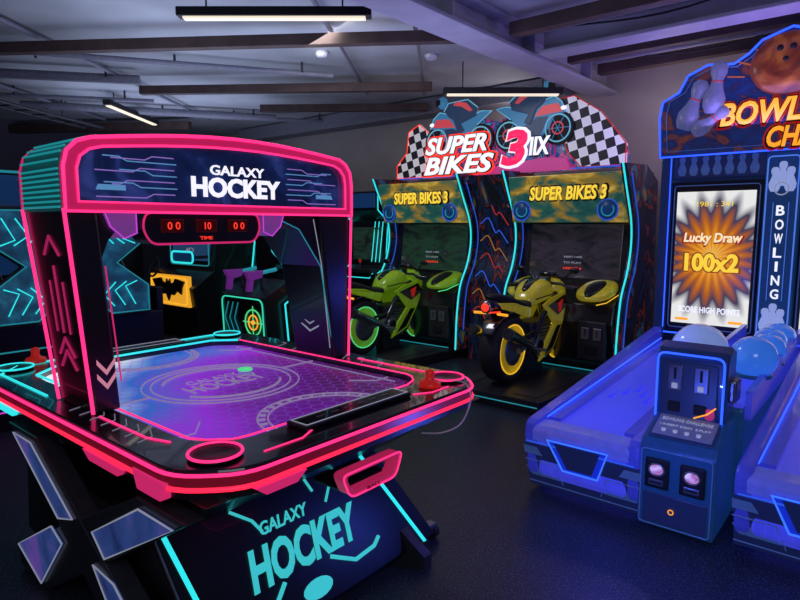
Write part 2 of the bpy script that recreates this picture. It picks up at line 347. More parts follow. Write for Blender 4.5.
h.fr('body_upper',(.95,2.27,1.54,3.36),.70,(.88,2.33,1.46,3.44),.75,BLACK)
h.fr('body_lower',(1.10,2.12,1.84,3.06),.50,(.97,2.25,1.56,3.34),.70,BLACK)
for i in range(5): h.tube('body_print',[(1.02+i*.05,1.475,.74),(1.08+i*.05,1.50,.715),(1.2+i*.04,1.50,.715)],.002,CIR)
PED=mat('pedestal_black',(.010,.009,.011),.35,coat=.15)
h.hexa('pedestal',[(.98,1.65,.05),(2.24,1.65,.05),(2.24,3.25,.05),(.98,3.25,.05)],[(.92,1.88,.52),(2.02,1.88,.52),(2.02,3.0,.52),(.92,3.0,.52)],PED,.01)
def fp(u,s,o=.004): return Vector((u,1.65+.23*s-o*.9,.05+.47*s+o*.44))
def stripe(name,a,b,w,m):
    h.prism(name,[fp(a[0],a[1]),fp(a[0]+w,a[1]),fp(b[0]+w,b[1]),fp(b[0],b[1])],(0,.004,0),m)
stripe('pedestal_stripe',(1.06,.0),(.95,.97),.018,CYAN); stripe('pedestal_stripe',(2.14,.0),(1.91,.97),.020,CYAN)
h.tube('pedestal_edge',[fp(.99,0),fp(.925,1)],.004,GREY)
UPF=(0,.23,.47)
LOGO=neon('pedestal_logo_teal',(.05,.60,.64),.8)
h.text('pedestal_logo_top','GALAXY',fp(1.44,.72),X,UPF,.24,.05,LOGO,.003,.02,shear=.2)
h.text('pedestal_logo','HOCKEY',fp(1.51,.47),X,UPF,.57,.155,LOGO,.003,.04,shear=.2)
h.tube('logo_stick',[fp(1.22,.92),fp(1.30,.80),fp(1.33,.70)],.006,LOGO); h.tube('logo_stick',[fp(1.75,.92),fp(1.66,.70)],.006,LOGO); h.tube('logo_stick',[fp(1.58,.97),fp(1.61,.82)],.006,LOGO)
h.tube('logo_stick',[fp(1.36,.30),fp(1.26,.12),fp(1.16,.08),fp(1.13,.12)],.009,LOGO); h.tube('logo_stick',[fp(1.60,.30),fp(1.72,.18),fp(1.84,.2),fp(1.88,.25)],.009,LOGO)
h.prism('logo_puck',[fp(1.50+.075*math.cos(a*.39),.14+.07*math.sin(a*.39)) for a in range(16)],(0,.004,0),LOGO)
for cu,cv in ((1.08,1.75),(2.18,1.75),(1.08,3.15),(2.18,3.15)):
    h.cyl('caster_wheel',(cu-.015,cv,.03),(cu+.015,cv,.03),.03,RUB); h.box('caster_fork',(cu-.022,cu+.022),(cv-.02,cv+.02),(.035,.06),GREY)
h.cyl('caster_wheel',(2.26,1.70,.035),(2.29,1.70,.035),.035,RUB); h.box('caster_bracket',(2.2,2.29),(1.68,1.73),(.05,.08),GREY)
XB=art('x_stand_blue',[(.3,(.02,.04,.18)),(.5,(.05,.10,.36)),(.65,(.18,.10,.5))],4,.4,.5)
SIL=mat('x_stand_silver',(.07,.07,.09),.3,.5)
A1=[(2.98,.69),(2.66,.69),(1.55,.06),(1.55,.0),(1.88,.0)]; A2=[(1.52,.69),(1.82,.69),(2.98,.12),(2.98,.02),(2.66,.02)]
h.pu('x_stand_arm',A1,.85,.08,SIL,bevel=.008); h.pu('x_stand_arm',A2,.854,.072,SIL,bevel=.008)
for A in ([(2.90,.66),(2.70,.66),(2.32,.45),(2.46,.41)],[(2.16,.33),(2.0,.32),(1.60,.07),(1.86,.02)],[(1.58,.66),(1.79,.66),(2.15,.46),(2.06,.39)],[(2.44,.31),(2.54,.35),(2.95,.13),(2.70,.04)]):
    h.pu('x_stand_inlay',A,.846,.006,XB)
    h.tube('x_stand_trim',[(.845,a,b) for a,b in A],.0035,WHTD,True)
h.pu('x_stand_arm',A1,2.02,.05,SIL); h.pu('x_stand_arm',[(1.9,.66),(2.1,.69),(2.98,.12),(2.98,.02),(2.66,.02)],2.022,.046,SIL)
lp=rp([(1.36,.705),(1.68,.705),(1.64,.615),(1.40,.615)],.03)
li=rp([(1.385,.692),(1.655,.692),(1.625,.632),(1.415,.632)],.02)
h.ring('puck_return_frame',[(a,1.40,b) for a,b in lp],[(a,1.40,b) for a,b in li],(0,.05,0),neon('return_pink',(.7,.03,.15),.35),bevel=.004)
h.tube('puck_return_neon',[(a,1.397,b) for a,b in lp],.0035,PINK,True)
h.box('puck_return_tray',(1.41,1.63),(1.44,1.60),(.615,.635),BLACK)
h.text('ball_label','BALL',(1.52,1.397,.623),X,Z,.07,.012,BLACK,.002)
h.hexa('arch_leg',[(.94,2.29,.840),(1.04,2.29,.840),(1.04,2.60,.840),(.94,2.60,.840)],[(.875,2.27,1.61),(.985,2.27,1.61),(.985,2.65,1.61),(.875,2.65,1.61)],BLACK,.01)
h.hexa('arch_leg',[(2.18,2.29,.840),(2.275,2.29,.840),(2.275,2.60,.840),(2.18,2.60,.840)],[(2.08,2.27,1.61),(2.285,2.27,1.61),(2.285,2.65,1.61),(2.08,2.65,1.61)],BLACK,.01)
h.tube('leg_neon',[(.932,2.285,.845),(.868,2.262,1.61)],.007,PINK); h.tube('leg_neon',[(.932,2.605,.845),(.868,2.655,1.61)],.007,PINK)
h.tube('leg_neon',[(2.28,2.28,.845),(2.29,2.26,1.61)],.007,PINK); h.tube('leg_neon',[(2.28,2.61,.845),(2.29,2.66,1.61)],.007,PINK)
h.tube('leg_neon_inner',[(1.044,2.285,.95),(1.0,2.265,1.40)],.003,PINKD)
def legp(v,z): return (.94-.065*(z-.84)/.77-.003,v,z)
CHEV=neon('chevron_pink',(.8,.03,.2),.35)
for zz in (1.00,1.05,1.44): h.tube('chevron',[legp(2.38,zz),legp(2.45,zz+.07),legp(2.52,zz)],.006,CHEV)
h.tube('leg_arrow',[legp(2.45,1.14),legp(2.45,1.40)],.005,CHEV); h.tube('leg_arrow',[legp(2.39,1.14),legp(2.39,1.34)],.004,CHEV); h.tube('leg_arrow',[legp(2.51,1.14),legp(2.51,1.34)],.004,CHEV)
CHW=neon('chevron_rose',(.9,.35,.45),.5)
for zz in (.93,.985): 
    h.prism('chevron',[(.955,2.283,zz+.045),(.99,2.283,zz),(1.025,2.283,zz+.045),(1.025,2.283,zz+.065),(.99,2.283,zz+.02),(.955,2.283,zz+.065)],(0,.006,0),CHW)
for zz in (.98,1.02): h.tube('chevron',[(2.16,2.38,zz+.035),(2.157,2.45,zz),(2.16,2.52,zz+.035)],.005,WHTD)
h.tube('leg_trim',[(2.172,2.31,.9),(2.11,2.30,1.35),(2.06,2.30,1.58)],.003,WHTD)
HB=1.60
arc=[(.87,HB),(.87,1.755),(.885,1.81),(.92,1.845),(.97,1.862)]+[(.97+1.215*i/10,1.862+.045*math.sin(math.pi*i/10)+.022*i/10) for i in range(1,10)]+[(2.20,1.882),(2.245,1.86),(2.275,1.82),(2.285,1.76),(2.285,HB)]
h.pv('hood',arc,2.28,.37,mat('hood_side',(.02,.05,.06),.4,0,(.02,.40,.45),.08))
cx,cz=1.578,1.742
def inset(p,dx,dz): return (cx+(p[0]-cx)*(1-dx/.70),cz+(p[1]-cz)*(1-dz/.15))
arci=[inset(p,.045,.036) for p in arc]
h.ring('hood_frame',[(a,2.255,b) for a,b in arc],[(a,2.255,b) for a,b in arci],(0,.04,0),neon('hood_frame_pink',(.75,.02,.16),.40),bevel=.005)
h.tube('hood_neon_outer',[(a,2.25,b) for a,b in arc],.007,PINK,True)
h.tube('hood_neon_inner',[(a,2.25,b) for a,b in arci],.005,PINK,True)
h.ring('hood_frame_rear',[(a,2.645,b) for a,b in arc],[(a,2.645,b) for a,b in arci],(0,.03,0),PINKD)
h.pv('hood_panel',arci,2.272,.02,art('hood_art',[(.3,(.003,.005,.025)),(.55,(.008,.02,.09)),(.7,(.04,.07,.28))],4,.5,1))
RIB=neon('rib_teal',(.02,.45,.5),.45)
for i in range(8): h.tube('hood_rib',[(.866,2.29,HB+.015+i*.019),(.866,2.64,HB+.015+i*.019)],.004,RIB)
for (a,b) in [(.872,1.78),(.884,1.81),(.90,1.83),(.925,1.85),(.97,1.865),(1.01,1.875)]: h.tube('hood_rib',[(a-.004,2.29,b),(a-.004,2.64,b)],.004,RIB)
h.text('hood_logo_top','GALAXY',(1.60,2.272,1.783),X,Z,.28,.042,WHT,.004,.02); h.text('hood_logo','HOCKEY',(1.60,2.272,1.710),X,Z,.46,.085,WHT,.004,.04)
CYL=neon('circuit_cyan',(.15,.45,.8),.45); MGL=neon('circuit_violet',(.4,.25,.8),.45)
for k,sx_ in enumerate((-1,1)):
    for i in range(7):
        z0=1.67+i*.024; a=1.585+sx_*(.29-.01*(i%2)); bq=1.585+sx_*(.38+.05*(i%3)); c=1.585+sx_*(.60-.03*(i%4))
        h.tube('circuit_line',[(a,2.269,z0),(bq,2.269,z0),(bq+sx_*.03,2.269,z0+.015*(1 if i%2 else -1)),(c,2.269,z0+.015*(1 if i%2 else -1))],.0022,CYL if i%2 else MGL)
    h.pv('circuit_block',[(1.575+sx_*.48,1.68),(1.575+sx_*.59,1.68),(1.575+sx_*.58,1.70),(1.575+sx_*.48,1.70)],2.268,.004,CYL)
sb=rp([(1.17,1.60),(1.70,1.60),(1.715,1.535),(1.68,1.475),(1.19,1.475),(1.155,1.535)],.03)
h.pv('scoreboard',sb,2.28,.12,BLACK); h.tube('scoreboard_neon',[(a,2.276,b) for a,b in sb],.0045,PINKD,True)
DISP=mat('display_glass',(.03,.005,.005),.2,0,(.3,.01,.01),.06)
for k,(uu,tx) in enumerate(((1.28,'0 0'),(1.435,'10'),(1.59,'0 0'))):
    h.box('display',(uu-.05,uu+.05),(2.272,2.28),(1.52,1.575),DISP,bevel=.003); h.text('digit',tx,(uu+.005,2.271,1.548),X,Z,.055 if len(tx)>2 else .03,.03,REDG,.002)
h.text('time_label','TIME',(1.435,2.278,1.497),X,Z,.06,.014,REDG,.002)
for s_ in (-1,1):
    w=[(1.435+s_*.30,1.60),(1.435+s_*.42,1.60),(1.435+s_*.40,1.545),(1.435+s_*.35,1.50),(1.435+s_*.30,1.52)]
    h.pv('bracket',w,2.285,.1,mat('bracket_violet',(.15,.04,.2),.4,0,(.5,.12,.7),.22)); h.tube('bracket_trim',[(a,2.28,b) for a,b in w],.003,MAG,True)
h.pv('hood_soffit',[(.98,1.61),(1.13,1.61),(1.03,1.49),(.985,1.38)],2.30,.32,BLACK); h.pv('hood_soffit',[(2.10,1.61),(1.76,1.61),(1.96,1.53),(2.10,1.34)],2.30,.32,BLACK)
h.tube('soffit_neon',[(1.78,2.295,1.60),(1.96,2.295,1.53),(2.10,2.295,1.34),(2.17,2.295,.95)],.003,CYAND)

def mallet(u,v,z):
    a=M('air_hockey_mallet',u,v,ANG,z)
    a.lathe('mallet',[(.001,0),(.048,0),(.05,.012),(.045,.022),(.025,.028),(.018,.045),(.022,.06),(.018,.072),(.001,.078)],(u,v,z),REDP)
mallet(2.07,1.565,.842); mallet(1.12,3.40,.848)
pk=M('air_hockey_puck',1.80,2.55,ANG,.811); pk.lathe('puck',[(.001,0),(.036,0),(.038,.004),(.036,.009),(.001,.009)],(1.80,2.55,.811),GRN)
h.tube('mallet_cord',sp([(2.11,1.57,.850),(2.17,1.53,.852),(2.19,1.46,.85),(2.15,1.40,.80),(2.05,1.38,.72),(1.97,1.42,.69),(1.93,1.50,.68)],6),.0035,WHITEP)

# ================================================================ BIKE MACHINES
SIDEART=art('bike_side_art',[(0,(.01,.01,.02)),(.42,(.012,.025,.08)),(.50,(.01,.01,.02)),(.56,(.22,.03,.02)),(.60,(.02,.02,.04)),(.66,(.04,.12,.24)),(.70,(.28,.22,.04))],4,.12,.6,2,stretch=(1,2.5,.7),const=True,rotx=.6)
MARQ=art('bike_marquee_art',[(.28,(.01,.06,.07)),(.42,(.03,.14,.10)),(.55,(.40,.24,.03)),(.7,(.85,.60,.10))],3,.40,.8,stretch=(1,1,2))
BWRAP=mat('bike_platform',(.02,.02,.025),.4)
BKP=mat('bike_black_paint',(.012,.012,.015),.15,coat=1)
def bike(m,c,P,P2,RM):
    def wheel(u,r,w,rimm):
        m.lathe('tyre',[(r*.66,-w*.45),(r*.86,-w),(r*.97,-w*.7),(r,0),(r*.97,w*.7),(r*.86,w),(r*.66,w*.45)],(u,c,.12+r),RUB,n=40,axis=(0,1,0))
        m.lathe('rim',[(r*.72,-w*.75),(r*.72,w*.75),(r*.60,w*.7),(r*.60,-w*.7),(r*.72,-w*.75)],(u,c,.12+r),rimm,n=40,axis=(0,1,0))
        for i in range(5):
            a=math.pi*2*i/5+.3; d=Vector((math.cos(a),0,math.sin(a))); e=Vector((-math.sin(a),0,math.cos(a)))
            for sg in (-1,1): m.cyl('spoke',Vector((u,c,.12+r))+d*.04+e*.01*sg,Vector((u,c,.12+r))+d*r*.64+e*.045*sg,.016,rimm,.013,8)
        m.cyl('hub',(u,c-w*.8,.12+r),(u,c+w*.8,.12+r),.045,BKP)
        for sd in (-1,1): m.lathe('brake_disc',[(r*.30,0),(r*.48,0),(r*.48,.006),(r*.30,.006)],(u,c+sd*w*.85,.12+r),GREY,n=32,axis=(0,1,0))
        for sd in (-1,1):
            m.tube('rim_glow',[(u+r*.73*math.cos(a*.2618),c+sd*w*.78,.12+r+r*.73*math.sin(a*.2618)) for a in range(24)],.006,P2,True)
    wheel(4.76,.31,.11,RM); wheel(5.72,.28,.065,RM)
    for sd in (-1,1):
        m.tube('swingarm',[(4.76,c+sd*.14,.42),(5.0,c+sd*.13,.47),(5.2,c+sd*.1,.5)],.028,GREY)
        m.tube('fork',[(5.72,c+sd*.10,.40),(5.56,c+sd*.10,.92)],.025,CHROME)
        m.tube('frame',[(5.06,c+sd*.12,.46),(5.2,c+sd*.15,.70),(5.52,c+sd*.12,.88)],.03,BKP)
        m.tube('footrest',[(5.06,c+sd*.12,.40),(5.06,c+sd*.27,.40)],.016,GREY)
        m.tube('handlebar',[(5.52,c+sd*.04,.98),(5.50,c+sd*.18,.98),(5.44,c+sd*.30,.95)],.014,DGREY)
        m.tube('grip',[(5.46,c+sd*.26,.957),(5.43,c+sd*.36,.94)],.020,RUB)
        m.tube('brake_lever',[(5.50,c+sd*.22,.97),(5.53,c+sd*.34,.95)],.006,CHROME)
        m.tube('mirror_arm',[(5.6,c+sd*.14,1.0),(5.56,c+sd*.27,1.10)],.008,BLACK); m.ball('mirror',(5.56,c+sd*.29,1.11),(.02,.055,.03),BLACK)
        m.prism('side_fairing',[(5.18,c+sd*.14,.80),(5.34,c+sd*.155,.86),(5.60,c+sd*.15,.90),(5.72,c+sd*.12,.78),(5.58,c+sd*.155,.60),(5.40,c+sd*.15,.36),(5.12,c+sd*.14,.26),(5.22,c+sd*.15,.44),(5.38,c+sd*.155,.60),(5.28,c+sd*.15,.70)],(0,sd*.03,0),P,bevel=.012)
        m.prism('fairing_black',[(5.24,c+sd*.182,.79),(5.58,c+sd*.182,.87),(5.67,c+sd*.182,.77),(5.45,c+sd*.182,.68)],(0,sd*.008,0),BKP)
        m.prism('fairing_black_lower',[(5.20,c+sd*.178,.32),(5.36,c+sd*.182,.38),(5.52,c+sd*.182,.58),(5.44,c+sd*.182,.58)],(0,sd*.01,0),BKP)
        m.prism('fairing_slash',[(5.44,c+sd*.19,.80),(5.54,c+sd*.19,.83),(5.50,c+sd*.19,.72),(5.46,c+sd*.19,.71)],(0,sd*.006,0),REDP)
        m.prism('tail_panel',[(4.50,c+sd*.06,.88),(4.74,c+sd*.095,.86),(5.02,c+sd*.12,.79),(4.96,c+sd*.12,.70),(4.78,c+sd*.10,.76),(4.56,c+sd*.07,.82)],(0,sd*.02,0),P,bevel=.008)
        m.tube('tank_line',[(5.10,c+sd*.125,.86),(5.22,c+sd*.162,.88),(5.40,c+sd*.165,.89)],.007,BKP)
        m.tube('indicator',[(4.52,c+sd*.06,.78),(4.50,c+sd*.17,.78)],.012,ORG)
        m.tube('chain_guard',[(4.80,c+sd*.13,.52),(5.1,c+sd*.12,.56)],.018,BKP)
        m.cyl('exhaust',(4.50,c+sd*.18,.62),(4.98,c+sd*.15,.44),.055,CHROME,.035); m.cyl('exhaust_tip',(4.488,c+sd*.18,.625),(4.51,c+sd*.18,.616),.045,BLACKM)
        m.tube('exhaust_pipe',sp([(4.98,c+sd*.15,.44),(5.2,c+sd*.14,.30),(5.45,c+sd*.12,.34),(5.5,c+sd*.08,.5)],4),.022,CHROME)
    m.box('engine',(5.05,5.45),(c-.12,c+.12),(.30,.64),DGREY,bevel=.03)
    for i in range(6): m.box('cooling_fin',(5.2,5.46),(c-.14,c+.14),(.42+i*.03,.43+i*.03),GREY,bevel=0)
    m.cyl('engine_cover',(5.15,c-.16,.42),(5.15,c+.16,.42),.08,GREY,bevel=.01); m.cyl('clutch_cover',(5.15,c-.17,.42),(5.15,c+.17,.42),.05,BKP)
    m.loft('fuel_tank',[(5.04,c,.80,.05,.04),(5.09,c,.85,.11,.09),(5.22,c,.91,.155,.12),(5.36,c,.93,.165,.12),(5.48,c,.90,.12,.10),(5.54,c,.88,.06,.06)],P)
    m.loft('tank_top_stripe',[(5.08,c,.925,.03,.02),(5.22,c,1.012,.06,.025),(5.36,c,1.032,.06,.025),(5.48,c,.985,.04,.02)],BKP); m.cyl('fuel_cap',(5.34,c,1.04),(5.34,c,1.066),.03,CHROME)
    m.loft('seat',[(4.46,c,.925,.04,.02),(4.54,c,.925,.08,.04),(4.72,c,.885,.11,.045),(4.90,c,.81,.14,.045),(5.06,c,.80,.12,.05),(5.12,c,.83,.06,.03)],BLACKM)
    m.loft('tail_cowl',[(4.42,c,.88,.035,.03),(4.5,c,.865,.08,.05),(4.7,c,.80,.11,.06),(4.95,c,.73,.12,.05)],BKP)
    m.loft('front_fairing',[(5.50,c,.93,.15,.10),(5.62,c,.92,.175,.13),(5.74,c,.87,.14,.12),(5.84,c,.81,.06,.06),(5.87,c,.79,.02,.02)],P)
    m.loft('windscreen',[(5.52,c,1.07,.10,.03),(5.62,c,1.05,.10,.05),(5.74,c,.98,.08,.04),(5.8,c,.92,.03,.02)],SCREEN)
    m.loft('rear_fender',[(4.43,c,.58,.05,.008),(4.50,c,.69,.08,.014),(4.62,c,.77,.11,.016),(4.78,c,.79,.12,.016),(4.97,c,.73,.10,.014)],BKP)
    m.lathe('tail_light',[(.001,0),(.034,0),(.038,-.01),(.038,-.03)],(4.40,c,.845),REDG,axis=(-1,0,0)); m.lathe('tail_light_ring',[(.038,0),(.052,0),(.052,-.03),(.038,-.03)],(4.41,c,.845),CHROME,axis=(-1,0,0))
    m.tube('tail_strip',[(4.52,c-.09,.80),(4.49,c,.79),(4.52,c+.09,.80)],.007,REDG)
    m.box('dash',(5.44,5.52),(c-.07,c+.07),(.97,1.04),BLACK); m.box('dash_display',(5.435,5.445),(c-.05,c+.05),(.985,1.025),CYAND,bevel=0)
    m.box('stand_post',(5.1,5.4),(c-.06,c+.06),(.12,.36),DGREY)
def bikecab(c,P,P2,scr,RM):
    m=M('motorcycle_arcade_machine',5.5,c)
    w=.63; vb=c+.07
    m.pz('platform',rp([(4.35,c-.5),(6.6,c-.62),(6.6,c+.62),(4.35,c+.5)],.06),.12,.12,BWRAP,bevel=.01)
    m.tube('platform_trim',[(4.34,c-.48,.07),(4.34,c+.48,.07)],.005,CYAND)
    m.box('tread_plate',(4.45,5.6),(c-.42,c-.2),(.12,.125),DGREY,bevel=0); m.box('tread_plate',(4.45,5.6),(c+.27,c+.42),(.12,.125),DGREY,bevel=0)
    prof=sp([(5.62,2.12),(5.74,1.9),(5.90,1.6),(5.93,1.35),(5.86,1.1),(5.72,.85),(5.66,.5),(5.64,.12)],5)
    side=prof+[(6.55,.12),(6.55,2.0),(6.2,2.14)]
    for sd in (-1,1):
        v=c+sd*w
        m.pv('side_panel',side,v-.03,.06,SIDEART)
        m.tube('side_neon',[(a-.01,v,b) for a,b in prof],.009,CYAN)
        m.tube('side_inner_line',[(a+.09,v-.035,b) for a,b in prof[2:-3]],.006,BLUED)
    m.box('back_body',(6.15,6.6),(c-w+.03,c+w-.03),(.12,2.1),BLACK)
    m.hexa('marquee',[(5.78,c-w+.04,1.58),(6.2,c-w+.04,1.58),(6.2,c+w-.04,1.58),(5.78,c+w-.04,1.58)],[(5.66,c-w+.04,2.05),(6.2,c-w+.04,2.10),(6.2,c+w-.04,2.10),(5.66,c+w-.04,2.05)],MARQ)
    UPm=(-.12,0,.47)
    m.text('marquee_text_outline','SUPER BIKES 3',(5.706,c-.05,1.87),NY,UPm,.86,.17,BLACK,.004,.06,shear=.3)
    m.text('marquee_text','SUPER BIKES 3',(5.694,c-.05,1.87),NY,UPm,.82,.14,YEL,.004,.03,shear=.3)
    for q in (-.46,.46):
        m.lathe('marquee_badge',[(.10,0),(.10,.015),(.001,.015)],(5.745,c+q,1.70),NAVYL,axis=(-1,0,-.27))
        for rr in (.1,.06): m.tube('badge_ring',[(5.725,c+q+rr*math.cos(a*.26),1.70+rr*math.sin(a*.26)) for a in range(24)],.006,BLUED if rr>.07 else CYAND,True)
    m.hexa('screen_bezel',[(6.0,c-w+.04,.95),(6.2,c-w+.04,.95),(6.2,c+w-.04,.95),(6.0,c+w-.04,.95)],[(6.08,c-w+.04,1.6),(6.2,c-w+.04,1.6),(6.2,c+w-.04,1.6),(6.08,c+w-.04,1.6)],BLACK)
    m.hexa('screen',[(5.995,c-.50,1.0),(6.03,c-.50,1.0),(6.03,c+.50,1.0),(5.995,c+.50,1.0)],[(6.062,c-.50,1.56),(6.1,c-.50,1.56),(6.1,c+.50,1.56),(6.062,c+.50,1.56)],scr,.003)
    for i in range(3): m.text('screen_text',['INSERT CARD','TO PLAY','CREDITS 0'][i],(5.998+.008*(2-i),c,1.10+.06*(2-i)),NY,(.08,0,.65),.20,.02,REDG if i==2 else WHTD,.002)
    m.pv('dash_body',[(5.70,.12),(5.62,.6),(5.66,.78),(5.98,.96),(6.2,.96),(6.2,.12)],c-w+.04,2*w-.08,BLACK,bevel=.01)
    for sd in (-1,1):
        cc=c+sd*.38
        m.loft('dash_cowl',[(5.50,cc,.84,.06,.02),(5.58,cc,.86,.16,.05),(5.74,cc,.90,.20,.07),(5.90,cc,.95,.17,.06),(5.98,cc,.98,.10,.03)],P)
        m.loft('dash_cowl_inlay',[(5.50,cc,.875,.02,.02),(5.60,cc,.905,.08,.02),(5.75,cc,.955,.10,.03),(5.88,cc,.99,.06,.02)],BLACK)
        m.tube('cowl_line',[(5.49,cc-.1,.80),(5.56,cc-.17,.82),(5.8,cc-.2,.88)],.005,P2)
    m.box('coin_door',(5.60,5.66),(c-.54,c-.26),(.24,.62),DGREY,bevel=.01)
    for q in (-.46,-.34):
        m.box('coin_slot_plate',(5.585,5.60),(c+q-.04,c+q+.04),(.44,.56),GREY); m.box('coin_slot',(5.58,5.586),(c+q-.005,c+q+.005),(.47,.54),BLACKM)
    m.box('coin_return',(5.585,5.60),(c-.46,c-.34),(.30,.38),BLACKM)
    m.box('speaker_grille',(5.61,5.68),(c+.25,c+.50),(.22,.5),DGREY,bevel=.02)
    m.cyl('woofer',(5.60,c+.375,.36),(5.615,c+.375,.36),.09,BLACKM)
    m.tube('under_glow',[(5.60,c-.55,.14),(5.60,c+.55,.14)],.006,CYAND)
    bike(m,vb,P,P2,RM)
    return m
def gamescreen(name,c1,c2):
    return art(name,[(.3,(.01,.012,.015)),(.5,c1),(.6,(.02,.02,.025)),(.75,c2)],2.5,.40,.8,3,.12,(1,1,2.5))
SCR1=gamescreen('race_screen_green',(.02,.06,.035),(.08,.14,.10)); SCR2=gamescreen('race_screen_warm',(.045,.035,.05),(.14,.08,.07))
bikecab(2.67,YELP,neon('rim_amber',(1,.55,.03),.8),SCR2,YELP); bikecab(4.52,LIME,GRN,SCR1,LIME)
d=M('arcade_divider_panel',6.1,3.6)
dp=sp([(5.75,2.1),(5.95,1.7),(6.0,1.3),(5.85,.8),(5.8,.0)],5)+[(6.5,.0),(6.5,2.1)]
d.pv('tower',dp,3.36,.46,SIDEART)
SW=[neon('swirl_red',(.7,.04,.03),.35),neon('swirl_orange',(.7,.25,.03),.3),BLUED]
for i in range(8):
    z_=.35+.2*i; fu=5.80 if z_<.6 else (5.86 if z_<.9 else 5.96)
    d.tube('art_swirl',sp([(fu-.03,3.40,z_),(fu-.05,3.50,z_+.14),(fu-.04,3.56,z_+.12),(fu-.03,3.66,z_+.28),(fu-.03,3.76,z_+.22)],5),.006,SW[i%3])
s=M('motorcycle_game_marquee_sign',6.0,3.6,ANG,2.1)
CHK,n,b=nt('chequered_flag')
tc=n.nodes.new('ShaderNodeTexCoord'); mp=n.nodes.new('ShaderNodeMapping'); mp.inputs['Location'].default_value=(.5,.03,.02); mp.inputs['Rotation'].default_value=(.25,0,0)
ck=n.nodes.new('ShaderNodeTexChecker'); ck.inputs['Scale'].default_value=10.5; ck.inputs['Color1'].default_value=(.75,.75,.8,1); ck.inputs['Color2'].default_value=(.01,.01,.015,1)
n.links.new(tc.outputs['Object'],mp.inputs['Vector']); n.links.new(mp.outputs['Vector'],ck.inputs['Vector'])
n.links.new(ck.outputs['Color'],b.inputs['Base Color']); n.links.new(ck.outputs['Color'],b.inputs['Emission Color']); b.inputs['Emission Strength'].default_value=.32
TOPA=art('topper_art',[(0,(.02,.03,.12)),(.40,(.02,.08,.26)),(.48,(.45,.03,.20)),(.54,(.03,.04,.13)),(.60,(.06,.28,.45)),(.66,(.02,.03,.10))],4,.5,1,2,stretch=(1,1.5,1),const=True,rotx=.5)
base=[(5.0,2.12),(5.0,2.28),(4.85,2.42),(4.7,2.56),(4.5,2.70),(4.35,2.80),(4.05,2.84),(3.8,2.76),(3.6,2.70),(3.35,2.84),(3.05,2.87),(2.85,2.76),(2.6,2.68),(2.35,2.50),(2.2,2.38),(2.15,2.25),(2.15,2.12)]
s.pu('backing',base,6.02,.08,TOPA,bevel=.01)
fl=[(5.06,2.14),(5.06,2.30),(4.90,2.45),(4.87,2.70),(4.70,2.78),(4.55,2.66),(4.5,2.4),(4.60,2.14)]; fr_=[(2.15,2.14),(2.15,2.34),(2.24,2.46),(2.42,2.68),(2.70,2.86),(2.95,2.84),(2.85,2.56),(2.75,2.3),(2.60,2.14)]
s.pu('flag_left',fl,5.98,.03,CHK); s.pu('flag_right',fr_,5.98,.03,CHK)
s.tube('flag_edge',[(5.975,a,b) for a,b in fl],.006,REDG,True); s.tube('flag_edge',[(5.975,a,b) for a,b in fr_],.006,REDP,True)
s.tube('flag_pole',[(5.96,2.95,2.5),(5.96,2.99,2.98)],.012,GREY)
s.tube('base_neon',[(5.96,5.0,2.13),(5.96,2.15,2.13)],.008,BLUED)
LBL=neon('bike_art_blue',(.05,.22,.42),.5); DBL=mat('bike_art_dark',(.02,.03,.06),.4,0,(.02,.05,.12),.5); CYB=neon('bike_art_cyan',(.2,.6,.8),.5); ORB=neon('bike_art_red',(.75,.08,.10),.5)
